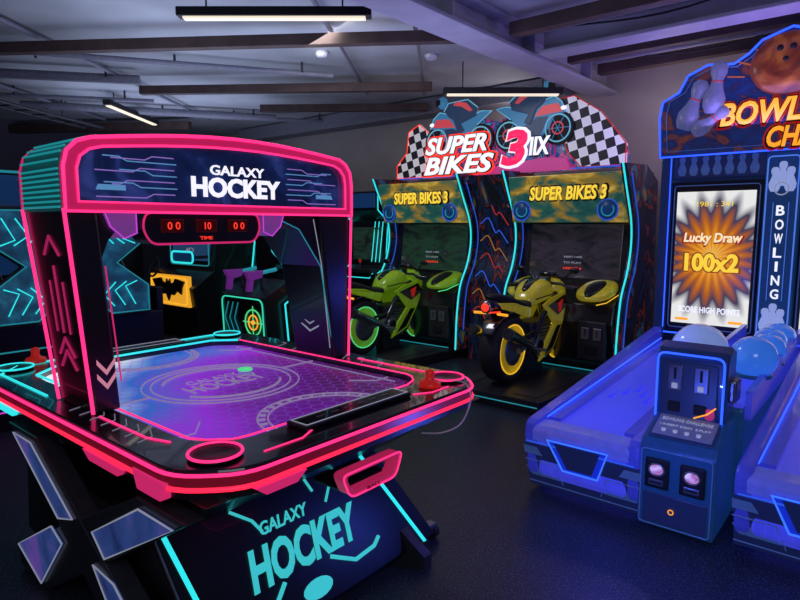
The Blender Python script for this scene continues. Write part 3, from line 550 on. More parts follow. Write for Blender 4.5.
def signbike(cv,cz,f,k=1):
    q=lambda a,b:(cv+f*a*k,cz+b*k)
    for (ax,az,r0) in ((.26,-.08,.16),(-.28,-.10,.16)):
        s.pu('bike_tyre',circ(*q(ax,az),r0*k),5.955,.03,BLACKM); s.tube('bike_wheel_ring',[(5.95,a,b) for a,b in circ(*q(ax,az),r0*.8*k)],.008,CYB,True); s.tube('bike_wheel_ring',[(5.95,a,b) for a,b in circ(*q(ax,az),r0*.35*k)],.008,ORB,True)
        for i in range(6): s.tube('bike_spoke',[(5.952,*q(ax,az)),(5.952,q(ax,az)[0]+r0*.75*k*math.cos(i*1.047),q(ax,az)[1]+r0*.75*k*math.sin(i*1.047))],.005,LBL)
    s.pu('bike_body',[q(.34,.06),q(.30,.16),q(.22,.22),q(.10,.19),q(-.02,.10),q(-.3,.18),q(-.42,.17),q(-.25,.05),q(-.10,-.13),q(.08,-.16),q(.18,-.06),q(.22,.04)],5.945,.03,LBL,bevel=.01)
    s.pu('bike_shade',[q(.16,.04),q(.05,.04),q(-.12,-.04),q(-.06,-.13),q(.08,-.13)],5.938,.02,DBL)
    s.tube('body_outline',[(5.94,*q(.34,.06)),(5.94,*q(.30,.16)),(5.94,*q(.22,.22)),(5.94,*q(.10,.19)),(5.94,*q(-.02,.10)),(5.94,*q(-.3,.18)),(5.94,*q(-.42,.17)),(5.94,*q(-.25,.05))],.006,CYB)
    s.pu('rider',[q(.16,.22),q(.14,.28),q(.02,.34),q(-.14,.31),q(-.26,.22),q(-.24,.14),q(-.05,.08),q(-.10,.0),q(-.02,-.02),q(.04,.12),q(.10,.16)],5.93,.04,DBL,bevel=.01)
    s.pu('rider_stripe',[q(.0,.31),q(-.12,.28),q(-.2,.2),q(-.16,.19),q(-.06,.25),q(.04,.27)],5.925,.02,ORB)
    s.tube('rider_outline',[(5.93,*q(.16,.22)),(5.93,*q(.10,.30)),(5.93,*q(-.14,.31)),(5.93,*q(-.26,.22))],.006,CYB)
    s.ball('rider_helmet',(5.92,cv+f*.17*k,cz+.31*k),(.035,.062*k,.062*k),LBL); s.pu('visor',[q(.24,.34),q(.18,.34),q(.18,.29),q(.235,.28)],5.885,.03,BLACKM)
    s.pu('fairing_accent',[q(.31,.07),q(.26,.15),q(.10,.14),q(.02,.05),q(.16,.06)],5.935,.02,ORB)
    s.ball('headlamp',(5.94,cv+f*.32*k,cz+.10*k),(.02,.03*k,.02*k),WHT,12)
signbike(4.12,2.63,1,1.12); signbike(3.14,2.64,-1,1.08)
for (i,(tx,v,z,w_,h_)) in enumerate((('SUPER',4.10,2.48,.86,.20),('BIKES',4.06,2.25,.98,.21))):
    s.text('logo_outline',tx,(5.905,v,z),NY,(0,.03,1),w_+.08,h_+.05,REDG,.01,.09,shear=.3)
    s.text('logo_shadow',tx,(5.892,v,z),NY,(0,.03,1),w_+.04,h_+.02,BLACK,.01,.06,shear=.3)
    s.text('logo_text',tx,(5.88,v,z),NY,(0,.03,1),w_,h_,WHT,.01,.03,shear=.3)
s.text('logo_three_outline','3',(5.89,3.32,2.38),NY,Z,.38,.44,WHT,.01,.06,shear=.2); s.text('logo_three','3',(5.875,3.32,2.38),NY,Z,.32,.38,neon('logo_crimson',(.9,.02,.12),1),.01,.04,shear=.2)
s.text('logo_suffix_outline','IIX',(5.90,3.02,2.38),NY,Z,.26,.22,BLACK,.01,.06,shear=.15); s.text('logo_suffix','IIX',(5.88,3.02,2.38),NY,Z,.24,.19,WHT,.01,.03,shear=.15)
s.pu('plinth',[(2.7,2.12),(4.1,2.12),(4.0,2.16),(3.0,2.26),(2.75,2.24)],5.93,.04,neon('plinth_pink',(.6,.05,.3),.5))

# ================================================================ BOWLING MACHINE
w=M('bowling_arcade_machine',4.7,.735)
m,n,b=nt('glowing_lane')
tc=n.nodes.new('ShaderNodeTexCoord'); br=n.nodes.new('ShaderNodeTexBrick'); br.inputs['Scale'].default_value=14; br.inputs['Color1'].default_value=(.045,.055,.62,1); br.inputs['Color2'].default_value=(.055,.065,.68,1); br.inputs['Mortar'].default_value=(.03,.035,.50,1); br.inputs['Mortar Size'].default_value=.006
n.links.new(tc.outputs['Object'],br.inputs['Vector']); n.links.new(br.outputs['Color'],b.inputs['Base Color']); n.links.new(br.outputs['Color'],b.inputs['Emission Color']); b.inputs['Emission Strength'].default_value=.65; b.inputs['Roughness'].default_value=.3
LANE=m
RAIL=mat('rail_blue',(.07,.08,.36),.3,0,(.03,.04,.60),.38,coat=.4)
LIP=mat('lip_lilac',(.20,.21,.48),.3,0,(.07,.09,.7),.35,coat=.4)
SIDEB=mat('bowling_base',(.02,.035,.09),.35,0,(.015,.025,.13),.25,coat=.4)
LSTR=mat('base_light_stripe',(.16,.24,.45),.3,.3,(.06,.14,.45),.22)
RCB=mat('recess_blue',(.02,.03,.3),.4,0,(.01,.04,.85),.5); RCL=neon('recess_line',(.05,.20,1),.9)
def unit(lo,hi):
    railp=[(3.14,.03),(3.07,.14),(3.02,.36),(3.03,.42),(3.07,.445),(5.35,.70),(5.35,.03)]
    for v0 in (lo,hi-.07): w.pv('lane_rail',railp,v0,.07,RAIL,bevel=.015)
    w.pv('lane_bed',[(3.14,.03),(3.07,.14),(3.035,.34),(3.05,.39),(3.12,.405),(5.35,.56),(5.35,.03)],lo+.07,hi-lo-.14,LANE,bevel=.02)
    w.pv('lane_lip',[(3.02,.33),(3.015,.39),(3.04,.42),(3.16,.428),(3.16,.40),(3.06,.33)],lo+.05,hi-lo-.10,LIP,bevel=.012)
    zb=lambda u:.405+(u-3.12)*.0695
    for v0 in (lo+.07,hi-.14): w.prism('lane_gutter',[(3.2,v0,zb(3.2)),(3.2,v0+.07,zb(3.2)),(5.3,v0+.07,zb(5.3)),(5.3,v0,zb(5.3))],(0,0,.02),RAIL)
    f=lambda v,z:(3.13-.11*(z-.03)/.33-.012,v,z)
    w.prism('front_skirt',[f(lo,.03),f(hi,.03),f(hi,.31),f(lo,.31)],(.03,0,0),SIDEB)
    c=(lo+hi)/2
    def off(P,d): return [tuple(Vector(f(v,z))-Vector((d,0,0))) for v,z in P]
    T=[(c-.17,.36),(c+.17,.36),(c+.10,.18),(c-.10,.18)]
    w.prism('front_recess',off(T,.006),(.02,0,0),RCB)
    w.tube('recess_neon',off(T,.010),.006,RCL,True)
    w.prism('recess_bin',off([(c-.13,.35),(c+.13,.35),(c+.07,.20),(c-.07,.20)],.014),(.02,0,0),SIDEB)
    for sd in (-1,1):
        w.prism('skirt_stripe',off([(c+sd*.13,.10),(c+sd*.30,.10),(c+sd*.33,.15),(c+sd*.17,.15)],.004),(.01,0,0),LSTR)
        w.prism('skirt_stripe',off([(c+sd*.22,.24),(c+sd*.33,.24),(c+sd*.33,.29),(c+sd*.25,.29)],.004),(.01,0,0),LSTR)
        w.tube('skirt_line',off([(c+sd*.33,.20),(c+sd*.15,.20),(c+sd*.11,.08)],.006),.003,LSTR)
    w.tube('skirt_line',[f(lo,.055),f(hi,.055)],.004,LSTR)
    w.tube('lane_edge_light',[(3.012,lo+.02,.325),(3.012,hi-.02,.325)],.005,BLUED)
    for v0 in (lo+.07,hi-.07): w.tube('lane_light',[(3.17,v0,.435),(5.3,v0,.60)],.006,BLUE)
    ARR=mat('lane_arrow',(.03,.03,.3),.4,0,(.02,.03,.9),.8)
    for i in range(5):
        vv=c+(i-2)*.055; du_=.10*(2-abs(i-2)); z1=lambda u:zb(u)+.002
        w.prism('lane_arrow',[(3.75+du_,vv-.014,z1(3.75+du_)),(3.92+du_,vv,z1(3.92+du_)),(3.75+du_,vv+.014,z1(3.75+du_))],(0,0,.003),ARR)
    for i in range(3):
        vv=c+(i-1)*.10; w.cyl('pin_dot',(5.0,vv,zb(5.0)-.02),(5.0,vv,zb(5.0)+.003),.03,ARR)
unit(.95,1.60); unit(-.13,.52)
w.box('return_body',(3.46,5.3),(.57,.90),(.03,.60),NAVYL,bevel=.02)
w.pv('return_side',[(3.46,.55),(3.46,.70),(5.3,.78),(5.3,.55)],.90,.03,RAIL); w.pv('return_side',[(3.46,.55),(3.46,.70),(5.3,.78),(5.3,.55)],.54,.03,RAIL)
w.box('return_track',(3.47,5.3),(.58,.89),(.60,.63),LANE)
BALL=mat('pearl_ball_glow',(.50,.55,.72),.15,0,(.25,.40,.95),.42,coat=1,scale=4,var=.2)  # white ball; blue light on it is put into colour and emission
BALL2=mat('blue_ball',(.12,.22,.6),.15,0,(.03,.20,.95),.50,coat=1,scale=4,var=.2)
for i,(u,v,z,r_,mm) in enumerate(((3.64,.845,.85,.15,BALL),(3.92,.62,.79,.125,BALL2),(4.22,.66,.755,.105,BALL2),(4.47,.63,.75,.105,BALL2),(4.74,.66,.75,.105,BALL2),(5.0,.64,.75,.105,BALL2))):
    w.ball('bowling_ball',(u,v,z),r_,mm,32)
    w.tube('ball_seat',[(u+.09*math.cos(a*.26),v+.09*math.sin(a*.26),z-r_*.80) for a in range(24)],.012,NAVYL,True)
w.box('ball_cradle',(3.48,3.82),(.66,.97),(.60,.71),NAVYL,bevel=.03)
cb=[(3.30,.46),(3.27,.60),(3.26,.86),(3.29,.91),(3.38,.935),(3.46,.91),(3.46,.46)]
w.pv('coin_box',cb,.62,.345,NAVY,bevel=.015)
w.tube('coin_box_neon',[(3.257,v,z) for v,z in rect(.635,.952,.49,.89,.04)],.006,BLUE,True)
w.box('coin_panel',(3.252,3.27),(.66,.925),(.55,.85),SIDEB,bevel=.005)
for vv in (.86,.735):
    w.box('coin_mech_plate',(3.243,3.255),(vv-.036,vv+.036),(.70,.835),GREY,bevel=.008)
    w.box('coin_slot',(3.239,3.245),(vv-.006,vv+.006),(.76,.82),BLACKM,bevel=0); w.box('coin_button',(3.237,3.245),(vv-.015,vv+.015),(.71,.74),WHTD)
    w.box('coin_return',(3.243,3.255),(vv-.03,vv+.03),(.585,.64),BLACKM,bevel=.006)
w.pu('badge',circ(.69,.60,.025,20,.03),3.245,.01,REDP); w.tube('badge_swoosh',[(3.243,.76,.57),(3.243,.70,.60),(3.243,.66,.64)],.004,ORG)
w.box('side_knob',(3.30,3.42),(.585,.625),(.66,.78),GREY,bevel=.015)
w.pv('ticket_cabinet',[(3.06,.02),(3.05,.44),(3.08,.48),(3.28,.56),(3.46,.56),(3.46,.02)],.60,.36,NAVYL,bevel=.012)
w.tube('ticket_cabinet_trim',[(3.046,v,z) for v,z in rect(.615,.945,.04,.43,.02)],.003,LSTR,True)
w.box('ticket_door',(3.043,3.055),(.63,.93),(.05,.205),SIDEB,bevel=.004)
UPD=(.20,0,.08)
w.prism('control_deck',[(3.085,.63,.486),(3.085,.93,.486),(3.27,.93,.562),(3.27,.63,.562)],(0,0,.006),SIDEB)
w.prism('instruction_card',[(3.10,.64,.499),(3.10,.92,.499),(3.25,.92,.560),(3.25,.64,.560)],(0,0,.004),mat('card_lilac',(.15,.16,.3),.4,0,(.2,.22,.5),.15))
w.text('deck_text','BOWLING CHALLENGE',(3.215,.78,.552),NY,UPD,.24,.022,WHTD,.003)
w.text('deck_text','1.INSERT COIN  2.PLAY',(3.17,.78,.534),NY,UPD,.24,.014,WHTD,.003)
for i in range(4): w.cyl('deck_button',(3.13,.87-i*.055,.508),(3.13,.87-i*.055,.524),.011,WHTD)
IMG=art('button_image',[(.35,(.2,.04,.15)),(.5,(.6,.3,.5)),(.65,(.8,.75,.85))],14,.6,1)
for vv in (.865,.70):
    w.box('ticket_bezel',(3.030,3.05),(vv-.058,vv+.058),(.235,.39),BLACKM,bevel=.012)
    w.pu('ticket_light',circ(vv,.335,.032,20,.026),3.026,.01,IMG)
    w.tube('ticket_light_ring',[(3.027,a,b_) for a,b_ in circ(vv,.335,.038,24,.032)],.003,GREY,True)
    w.box('ticket_slot',(3.024,3.034),(vv-.035,vv+.035),(.255,.285),GREY,bevel=.003); w.box('ticket_mouth',(3.022,3.03),(vv-.028,vv+.028),(.266,.274),BLACKM,bevel=0)
w.tube('door_lock',[(3.036,a,b_) for a,b_ in circ(.79,.13,.012)],.0025,ORG,True)
w.box('back_cabinet',(5.42,6.5),(-.13,1.60),(0,2.25),NAVY)
for v0,v1 in ((1.52,1.60),(-.13,-.05)):
    w.box('cabinet_pillar',(5.28,5.45),(v0,v1),(.3,2.3),NAVY,bevel=.01)
    w.tube('pillar_neon',[(5.27,(v0 if v0>1 else v1),.70),(5.27,(v0 if v0>1 else v1),2.15)],.005,BLUE)
def starscreen(name,cv,cz):
    m,n,b=nt(name); L=n.links.new
    def mth(op,a,b_=None):
        x=n.nodes.new('ShaderNodeMath'); x.operation=op
        for i,v in enumerate((a,b_)):
            if v is None: continue
            if hasattr(v,'links'): L(v,x.inputs[i])
            else: x.inputs[i].default_value=v
        return x.outputs[0]
    tc=n.nodes.new('ShaderNodeTexCoord'); sx=n.nodes.new('ShaderNodeSeparateXYZ'); L(tc.outputs['Object'],sx.inputs[0])
    dy=mth('SUBTRACT',sx.outputs[1],cv-.735); dz=mth('SUBTRACT',sx.outputs[2],cz)
    an=mth('ARCTAN2',dz,dy); sn=mth('SINE',mth('MULTIPLY',an,22)); rr=mth('SQRT',mth('ADD',mth('MULTIPLY',mth('MULTIPLY',dy,dy),1.6),mth('MULTIPLY',dz,dz)))
    t=mth('ADD',mth('MULTIPLY',sn,.10),mth('MULTIPLY',rr,1.9))
    r=n.nodes.new('ShaderNodeValToRGB'); cr=r.color_ramp
    for e,(p,c) in zip([cr.elements[0],cr.elements[1],cr.elements.new(.5),cr.elements.new(.6),cr.elements.new(.7)],[(0,(1,.62,.12)),(1,(.012,.03,.10)),(.22,(.95,.36,.02)),(.50,(.55,.14,.01)),(.75,(.05,.05,.11))]): e.position=p;e.color=list(c)+[1]
    L(t,r.inputs['Fac']); L(r.outputs['Color'],b.inputs['Emission Color']); b.inputs['Emission Strength'].default_value=.8
    b.inputs['Base Color'].default_value=(.01,.01,.01,1); b.inputs['Roughness'].default_value=.2
    return m
PLIT=neon('pin_lit',(.4,.5,.9),.55); TRB=neon('trim_blue',(.10,.25,.9),.7)
for cv in (1.19,.28):
    w.box('screen_frame',(5.34,5.44),(cv-.33,cv+.33),(.66,1.90),BLACK,bevel=.01)
    w.box('screen',(5.328,5.345),(cv-.285,cv+.285),(.74,1.82),starscreen('lucky_screen',cv,1.30),bevel=.003)
    w.text('screen_title_shadow','Lucky Draw',(5.3245,cv,1.435),NY,Z,.46,.12,REDP,.002,.06,shear=.15); w.text('screen_title','Lucky Draw',(5.321,cv,1.44),NY,Z,.43,.10,neon('title_cream',(1,.85,.5),.9),.003,.03,shear=.15)
    w.text('screen_number_shadow','100x2',(5.3245,cv,1.25),NY,Z,.43,.17,neon('num_brown',(.4,.08,.01),.5),.002,.08); w.text('screen_number','100x2',(5.321,cv,1.25),NY,Z,.40,.15,YEL,.003,.04)
    w.text('screen_caption','SCORE HIGH POINTS',(5.325,cv,.86),NY,Z,.46,.05,WHT,.003,.02)
    w.text('screen_top','1981 : 341',(5.325,cv,1.72),NY,Z,.26,.04,YEL,.003)
    for q in (-1,1): w.box('screen_bar',(5.322,5.33),(cv+q*.2-.05,cv+q*.2+.05),(.765,.785),ORG,bevel=0)
    w.box('pin_panel',(5.34,5.44),(cv-.33,cv+.33),(1.93,2.12),SIDEB,bevel=.008)
    for i in range(7):
        pv_=cv-.26+i*.087; w.pu('pin_icon',[(pv_+a*.42,1.95+b_*.42) for a,b_ in PINP],5.334,.006,LSTR)
    w.box('lane_mouth',(5.30,5.44),(cv-.33,cv+.33),(.52,.66),BLACKM)
    w.tube('mouth_light',[(5.295,cv-.33,.655),(5.295,cv+.33,.655)],.007,BLUE)
    w.tube('screen_neon',[(5.335,v,z) for v,z in rect(cv-.31,cv+.31,.70,1.87,.03)],.004,LSTR,True)
w.box('centre_panel',(5.30,5.44),(.62,.85),(.66,2.12),NAVYL,bevel=.01)
w.tube('centre_panel_trim',[(5.295,v,z) for v,z in rect(.635,.835,.70,2.06,.03)],.005,TRB,True)
for dv in (-.05,.05): w.tube('centre_panel_line',[(5.296,.735+dv,1.72),(5.296,.735+dv,.98)],.002,TRB)
for i,ch in enumerate('BOWLING'): w.text('letter_'+str(i),ch,(5.298,.735,1.66-i*.105),NY,Z,.055 if ch!='I' else .018,.075,WHT,.003,.02)
for z0 in (1.80,.74):
    for dv in (-.05,.05,0): w.pu('pin_icon',[(.735+dv+a*.5,z0+(.04 if dv==0 else 0)+b_*.5) for a,b_ in PINP],5.288-(.008 if dv==0 else 0),.006,PLIT)
    w.tube('pin_ball',[(5.276,a,b_) for a,b_ in circ(.735,z0+.02,.045)],.005,WHTD,True)
tp=[(1.60,2.10),(1.62,2.42),(1.60,2.54),(1.48,2.60),(1.42,2.72),(1.28,2.78),(1.10,2.76),(1.00,2.82),(.92,2.90),(.735,2.96),(.55,2.90),(.47,2.82),(.37,2.76),(.19,2.78),(.05,2.72),(-.01,2.60),(-.13,2.54),(-.15,2.42),(-.13,2.10)]
TART=art('bowling_topper_art',[(0,(.006,.010,.04)),(.40,(.012,.03,.15)),(.52,(.015,.02,.08)),(.60,(.16,.04,.02)),(.66,(.02,.03,.10))],4,.5,1.0,3,stretch=(1,1,1.6),rotx=.5)
w.pu('topper_panel',tp,5.24,.16,TART,bevel=.01)
w.tube('topper_neon',[(5.235,a,b_) for a,b_ in tp],.009,BLUE,True)
tpi=[(.735+(a-.735)*.94,2.52+(b_-2.52)*.90) for a,b_ in tp]; w.tube('topper_line',[(5.232,a,b_) for a,b_ in tpi],.004,LSTR,True)
BALLO=art('topper_ball_art',[(.3,(.05,.01,.01)),(.5,(.20,.04,.015)),(.72,(.55,.17,.03))],4,.28,1)
w.ball('topper_ball',(5.20,.735,2.70),(.07,.25,.22),BALLO,32)
for q,(a,b_) in enumerate(((-.03,.10),(.05,.10),(.01,.02))): w.ball('finger_hole',(5.137,.74+a,2.70+b_),(.012,.022,.022),BLACKM,12)
PW=mat('topper_pin',(.20,.20,.32),.25,0,(.16,.18,.42),.25)
def tpin(v,z,tilt,k):
    R=Matrix.Rotation(tilt,4,'X'); pr=[(r_*k,zz*k) for r_,zz in reversed(PIN)]
    w.lathe('topper_pin',pr,(5.17,v,z),PW,axis=R@Vector((0,0,1)))
    for q in (.22,.25): w.tube('pin_band',[tuple(Vector((5.17,v,z))+R@Vector((.039*k*math.cos(a*.4),.039*k*math.sin(a*.4),q*k))) for a in range(16)],.004,REDP,True)
tpin(1.42,2.30,.35,1.05); tpin(1.22,2.40,.12,1.05); tpin(1.34,2.26,.95,.8); tpin(.25,2.42,-.12,1.0); tpin(.07,2.32,-.35,1.0)
BURST=neon('burst_orange',(.7,.15,.02),.4)
for i in range(8):
    an=.3+i*.36; w.tube('burst_ray',[(5.225,.735+.30*math.cos(an),2.58+.24*math.sin(an)),(5.225,.735+(.42)*math.cos(an),2.58+(.30)*math.sin(an))],.005,BURST)
for i,(tx,v,z,w_,h_) in enumerate((('BOWLING',.735,2.38,.84,.17),('CHALLENGE',.44,2.19,.80,.15))):
    w.text('topper_text_outline',tx,(5.215,v,z),NY,(0,-.04,1),w_+.06,h_+.045,REDP,.012,.08,shear=.15)
    w.text('topper_text_dark',tx,(5.200,v,z),NY,(0,-.04,1),w_+.03,h_+.02,BLACKM,.012,.05,shear=.15)
    w.text('topper_text',tx,(5.186,v,z),NY,(0,-.04,1),w_,h_,neon('topper_amber',(1,.45,.04),.95) if i==0 else ORG,.012,.03,shear=.15)

# ================================================================ BACKGROUND MACHINES
def cab_striped(v0,v1,u0,name,colr):
    a=M(name,u0+.4,(v0+v1)/2)
    a.pv('body',[(u0,.05),(u0-.05,.9),(u0+.15,1.0),(u0+.2,1.6),(u0,1.75),(u0,2.0),(u0+.7,2.0),(u0+.7,.05)],v0,v1-v0,BLACK,bevel=.01)
    a.box('foot',(u0+.1,u0+.65),(v0+.05,v1-.05),(0,.06),BLACKM)
    for i in range(4):
        z=.25+i*.2; a.tube('stripe',[(u0-.03,v0+.06,z+.1),(u0-.045,v0+.12,z),(u0-.045,v1-.12,z),(u0-.03,v1-.06,z+.1)],.008,colr)
    for v in (v0,v1): a.tube('edge_neon',[(u0,v,.05),(u0-.055,v,.9),(u0+.14,v,1.0),(u0+.19,v,1.6),(u0-.01,v,1.75),(u0-.01,v,2.0)],.008,colr)
    for i in range(3): a.tube('ladder_light',[(u0+.08,v0+.06+i*.07,1.06),(u0+.16,v0+.06+i*.07,1.6)],.006,colr)
    a.box('screen',(u0+.14,u0+.17),(v0+.08,v1-.08),(1.08,1.52),SCR1); a.box('marquee',(u0-.02,u0),(v0+.05,v1-.05),(1.78,1.97),NAVYL)
    a.box('control_panel',(u0-.1,u0+.15),(v0+.05,v1-.05),(.92,.97),DGREY)
    a.cyl('joystick',(u0,(v0+v1)/2,.97),(u0,(v0+v1)/2,1.05),.008,GREY); a.ball('joystick_knob',(u0,(v0+v1)/2,1.07),.022,REDP)
cab_striped(5.32,6.0,5.9,'arcade_cabinet',CYAN)
cab_striped(6.1,6.9,5.9,'arcade_cabinet',CYAND)
cab_striped(7.0,7.8,5.9,'arcade_cabinet',MAG)
g=M('shooting_arcade_machine',4.6,5.6)
g.pv('body',[(4.2,.0),(4.15,.7),(4.4,.85),(4.5,1.5),(4.3,1.75),(4.3,1.9),(5.0,1.9),(5.0,.0)],5.1,.95,BLACK,bevel=.01)
for v in (5.1,6.05): g.tube('edge_neon',[(4.2,v,.05),(4.14,v,.7),(4.39,v,.85),(4.49,v,1.5),(4.29,v,1.75)],.010,CYAN)
g.hexa('lectern',[(3.95,5.15,.0),(4.2,5.15,.0),(4.2,5.95,.0),(3.95,5.95,.0)],[(3.9,5.15,.78),(4.25,5.15,.95),(4.25,5.95,.95),(3.9,5.95,.78)],BLACK)
g.tube('lectern_neon',[(3.925-.03*(z/.78),v,z) for v,z in rect(5.18,5.92,.12,.76,.08)],.008,neon('teal_neon',(.05,.8,.5),.8),True)
for k in range(3): g.tube('lectern_stripe',[(3.9,5.62+k*.09,.70),(3.905,5.70+k*.09,.52),(3.91,5.62+k*.09,.36)],.006,CYAND)
tgt=lambda r_:[(3.905,a,b_) for a,b_ in circ(5.36,.50,r_)]
g.tube('target_ring',tgt(.14),.008,GRN,True); g.tube('target_ring',tgt(.08),.008,ORG,True); g.tube('target_cross',[(3.905,5.18,.50),(3.905,5.54,.50)],.006,GRN); g.tube('target_cross',[(3.905,5.36,.32),(3.905,5.36,.68)],.006,GRN); g.ball('target_centre',(3.905,5.36,.5),.025,ORG,12)
GV=mat('gun_violet',(.12,.03,.2),.3,0,(.4,.05,.6),.2)
for vv in (5.38,5.75):
    g.tube('gun_barrel',[(3.95,vv,1.02),(4.25,vv,1.06)],.022,CYAND); g.prism('gun_body',[(3.82,vv-.03,1.06),(4.06,vv-.03,1.06),(4.04,vv-.03,.98),(3.93,vv-.03,.96),(3.91,vv-.03,.84),(3.85,vv-.03,.84),(3.87,vv-.03,.97)],(0,.06,0),GV,bevel=.008)
    g.cyl('gun_mount',(4.05,vv,.86),(4.05,vv,.98),.02,DGREY)
g.box('screen',(4.40,4.47),(5.2,5.95),(1.0,1.5),SCREEN); g.tube('screen_stripe',[(4.39,5.2,1.0),(4.38,5.5,1.25),(4.38,5.6,1.5)],.01,CYAN); g.tube('screen_stripe',[(4.39,5.3,1.0),(4.38,5.6,1.25),(4.38,5.7,1.5)],.01,CYAN)
a=M('driving_arcade_machine',4.4,7.4)
a.pv('body',[(4.2,.0),(4.1,.75),(4.4,.95),(4.5,1.6),(4.3,1.8),(4.3,2.05),(5.1,2.05),(5.1,.0)],6.85,1.15,BLACK,bevel=.01)
a.box('lightbox',(4.09,4.14),(6.95,7.9),(.50,.90),mat('amber_panel',(.2,.1,.01),.4,0,(1,.45,.03),.75))
a.tube('lightbox_glow',[(4.08,v,z) for v,z in rect(6.98,7.87,.53,.87,.05)],.008,neon('amber_soft',(1,.5,.03),.9),True)
bat=[(0,.10),(.04,.15),(.06,.09),(.14,.11),(.18,.16),(.40,.13),(.34,.05),(.32,-.04),(.22,.0),(.14,-.06),(.06,-.05),(0,-.14)]
bt=[(7.42+x_,.70+z_) for x_,z_ in bat]+[(7.42-x_,.70+z_) for x_,z_ in reversed(bat[1:-1])]
a.pu('winged_emblem',bt,4.07,.02,BLACKM)
a.box('marquee',(4.27,4.3),(6.9,7.95),(1.82,2.03),NAVYL); a.box('screen',(4.42,4.49),(6.98,7.87),(1.05,1.6),mat('blue_screen',(.01,.02,.05),.2,0,(.03,.10,.25),.4))
a.tube('screen_edge',[(4.4,v,z) for v,z in rect(6.95,7.9,1.02,1.63,.05)],.008,CYAND,True)
for i in range(3): a.text('side_text',['Wing','Racer','4D'][i],(4.41,7.42,1.5-.14*i),NY,Z,.2,.06,WHTD,.002)
a.tube('rounded_sign',[(4.05,v,z) for v,z in rect(6.75,7.25,1.08,1.22,.06)],.012,CYAN,True); a.box('sign_core',(4.055,4.1),(6.78,7.22),(1.10,1.20),NAVYL); a.box('sign_arm',(4.1,4.45),(6.95,7.0),(1.12,1.16),DGREY)
a.tube('steering_wheel',[(4.0+.04*math.sin(q*.26),7.62+.12*math.cos(q*.26),1.0+.12*math.sin(q*.26)) for q in range(24)],.014,RUB,True); a.cyl('steering_column',(4.02,7.62,1.0),(4.3,7.62,.88),.03,DGREY)
SB=mat('seat_blue',(.03,.06,.15),.5)
a.box('seat_base',(3.1,3.5),(7.2,7.65),(.05,.30),DGREY,bevel=.03); a.box('seat_cushion',(3.1,3.55),(7.18,7.67),(.30,.38),SB,bevel=.04); a.box('seat_back',(3.0,3.12),(7.18,7.67),(.32,.50),SB,bevel=.04)
a.box('plinth',(3.0,4.3),(7.0,7.85),(0,.06),DGREY)
a=M('arcade_cabinet',3.9,8.9)
a.pv('body',[(3.6,.0),(3.6,.8),(3.8,.95),(3.85,1.6),(3.7,1.8),(4.3,1.8),(4.3,.0)],8.5,.9,BLACK); a.box('marquee',(3.67,3.72),(8.55,9.35),(1.65,1.78),YEL); a.box('screen',(3.79,3.82),(8.6,9.3),(1.05,1.5),CYAND)
q=M('basketball_arcade_machine',2.0,5.6)
q.box('lower_cabinet',(1.15,2.75),(5.1,6.6),(0,.80),BLACK,bevel=.02)
q.box('back_frame',(1.15,2.75),(6.3,6.6),(.8,2.05),BLACKM)
for uu in (1.15,2.69): q.box('post',(uu,uu+.06),(5.1,6.5),(.8,1.0),BLACK)
XP=art('x_panel_blue',[(.35,(.01,.04,.08)),(.5,(.012,.08,.15)),(.62,(.02,.15,.25))],7,.45,.3)
c0,z0=1.98,1.24
XX=[(-.60,.42),(-.28,.42),(0,.17),(.28,.42),(.60,.42),(.60,.20),(.34,0),(.60,-.20),(.60,-.42),(.28,-.42),(0,-.17),(-.28,-.42),(-.60,-.42),(-.60,-.20),(-.34,0),(-.60,.20)]
q.pv('x_panel_frame',[(c0+x_*1.06,z0+z_*1.08) for x_,z_ in XX],5.06,.06,DGREY,bevel=.01); q.pv('x_panel',[(c0+x_,z0+z_) for x_,z_ in XX],5.04,.03,XP)
q.tube('x_panel_trim',[(c0+x_,5.03,z0+z_) for x_,z_ in XX],.006,CYAND,True)
q.pv('x_panel_centre',[(c0-.16,z0),(c0,z0+.12),(c0+.16,z0),(c0,z0-.12)],5.02,.02,DGREY)
for sx_ in (-1,1):
    for sz in (-1,1):
        for k in range(3): q.tube('x_chevron',[(c0+sx_*(.30+k*.09),5.03,z0+sz*.36),(c0+sx_*(.22+k*.09),5.03,z0+sz*(.26-.03*k)),(c0+sx_*(.32+k*.09),5.03,z0+sz*.16)],.005,CYAN)
for i in range(4): q.tube('lower_stripe',[(1.2,5.09,.15+i*.15),(1.6+.1*i,5.09,.15+i*.15),(1.7+.1*i,5.09,.22+i*.15)],.006,CYAND if i%2 else MAG)
q.box('net_frame',(1.2,2.7),(6.25,6.3),(1.1,2.0),NAVYL)
for i in range(8): q.tube('net_wire',[(1.2+i*.2,5.2,.85),(1.2+i*.2,6.25,2.0)],.004,GREY)
q.tube('top_rail',[(1.2,6.25,2.03),(2.7,6.25,2.03)],.012,CYAND)
q=M('arcade_cabinet',.6,8.0)
q.pv('body',[(-.2,.0),(1.4,.0),(1.4,1.7),(1.2,1.95),(0,1.95),(-.2,1.7)],7.6,.8,BLACK,bevel=.02); q.pv('screen',[(0,1.0),(1.2,1.0),(1.2,1.7),(0,1.7)],7.57,.03,mat('screen_far_blue',(.01,.03,.05),.3,0,(.02,.15,.25),.4)); q.tube('edge_neon',[(a_,7.57,b_) for a_,b_ in [(-.2,.0),(1.4,.0),(1.4,1.7),(1.2,1.95),(0,1.95),(-.2,1.7)]],.010,CYAND,True)
q.pv('panel',[(-.1,.7),(1.3,.7),(1.2,.85),(0,.85)],7.4,.2,DGREY)

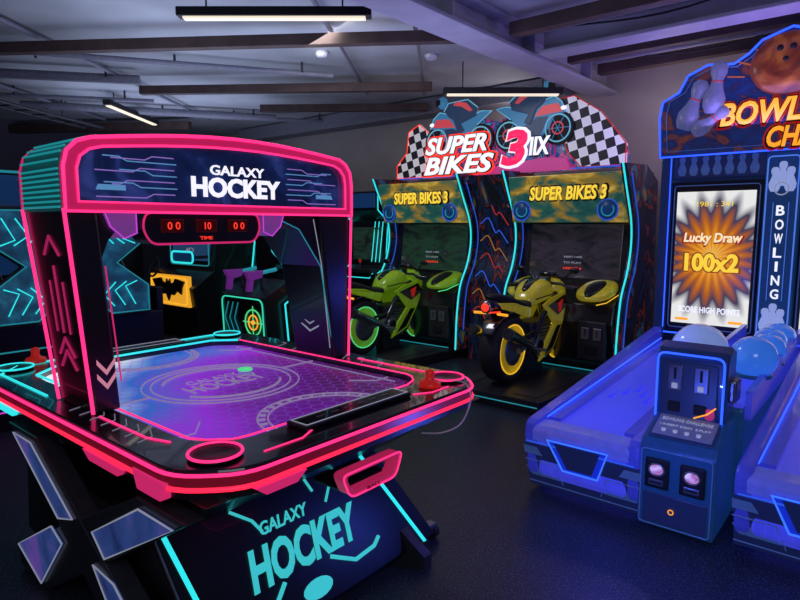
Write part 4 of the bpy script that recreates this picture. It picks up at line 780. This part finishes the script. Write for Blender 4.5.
# ================================================================ LIGHTS
def area(name,loc,tgt,size,power,col):
    l=bpy.data.lights.new(name,'AREA'); l.energy=power; l.size=size; l.color=col
    o=bpy.data.objects.new(name,l); o.location=loc; o.rotation_euler=(Vector(tgt)-Vector(loc)).to_track_quat('-Z','Y').to_euler(); S.collection.objects.link(o)
def pt(name,loc,power,col,r=0):
    l=bpy.data.lights.new(name,'POINT'); l.energy=power; l.color=col; l.shadow_soft_size=r
    o=bpy.data.objects.new(name,l); o.location=loc; S.collection.objects.link(o)
def up(name,x,y,z,size,p,c): area(name,(x,y,z),(x,y+.001,z+1),size,p,c)
up('fill_ceiling_left',-1.6,5.2,2.15,2.0,25,(.60,.68,1))  # unseen upward area light, added to brighten the left ceiling
up('fill_ceiling_far',-3.0,8.0,2.2,2.0,24,(.58,.66,1))  # added fill for the far ceiling, no fixture there
up('fill_ceiling_mid',.3,4.6,2.1,1.2,8,(.48,.46,1))  # added upward fill for the middle of the ceiling
x_,y_,_=rpt(5.0,1.2,0); up('fill_ceiling_bowling',x_+.3,y_-.3,2.3,.8,9,(.38,.28,1))  # unseen violet fill added for the ceiling over the bowling machine
pt('fill_ceiling_purple',rpt(5.6,1.9,2.5),9,(.38,.26,1))  # invisible point light added to tint the ceiling purple
pt('point_wall_warm',rpt(6.1,1.75,2.55),5,(1,.82,.70))  # bare warm point light near the back wall, no fixture modelled
pt('point_topper_back',rpt(6.35,3.6,2.7),5,(.85,.75,.8))  # bare point light behind the bike topper, no fixture modelled
pt('fill_lane_blue',rpt(3.3,1.3,1.0),5,(.04,.07,1))  # added blue point light that boosts the lane glow
pt('fill_bowling_floor',rpt(2.5,.8,.5),9,(.06,.11,1))  # added blue point light for the glow on the floor
area('fill_room',(0.3,-.8,2.9),(0.4,4,.8),1.6,28,(.80,.84,1))  # unseen soft fill behind the camera, added to lift the room
area('fill_bikes',rpt(3.6,4.0,3.1),rpt(5.2,3.6,.7),.8,24,(.95,.95,1))  # unseen area light added to brighten the bikes
W=bpy.data.worlds.new('World'); S.world=W; W.use_nodes=True
W.node_tree.nodes['Background'].inputs[0].default_value=(.12,.14,.26,1); W.node_tree.nodes['Background'].inputs[1].default_value=.25
# ================================================================ CAMERA
cam=bpy.data.cameras.new('camera'); co=bpy.data.objects.new('camera',cam); S.collection.objects.link(co)
cam.sensor_width=36; cam.lens=27; cam.clip_start=.05
co.location=(0,0,1.55); co.rotation_euler=(math.radians(90-7.1),0,0); S.camera=co
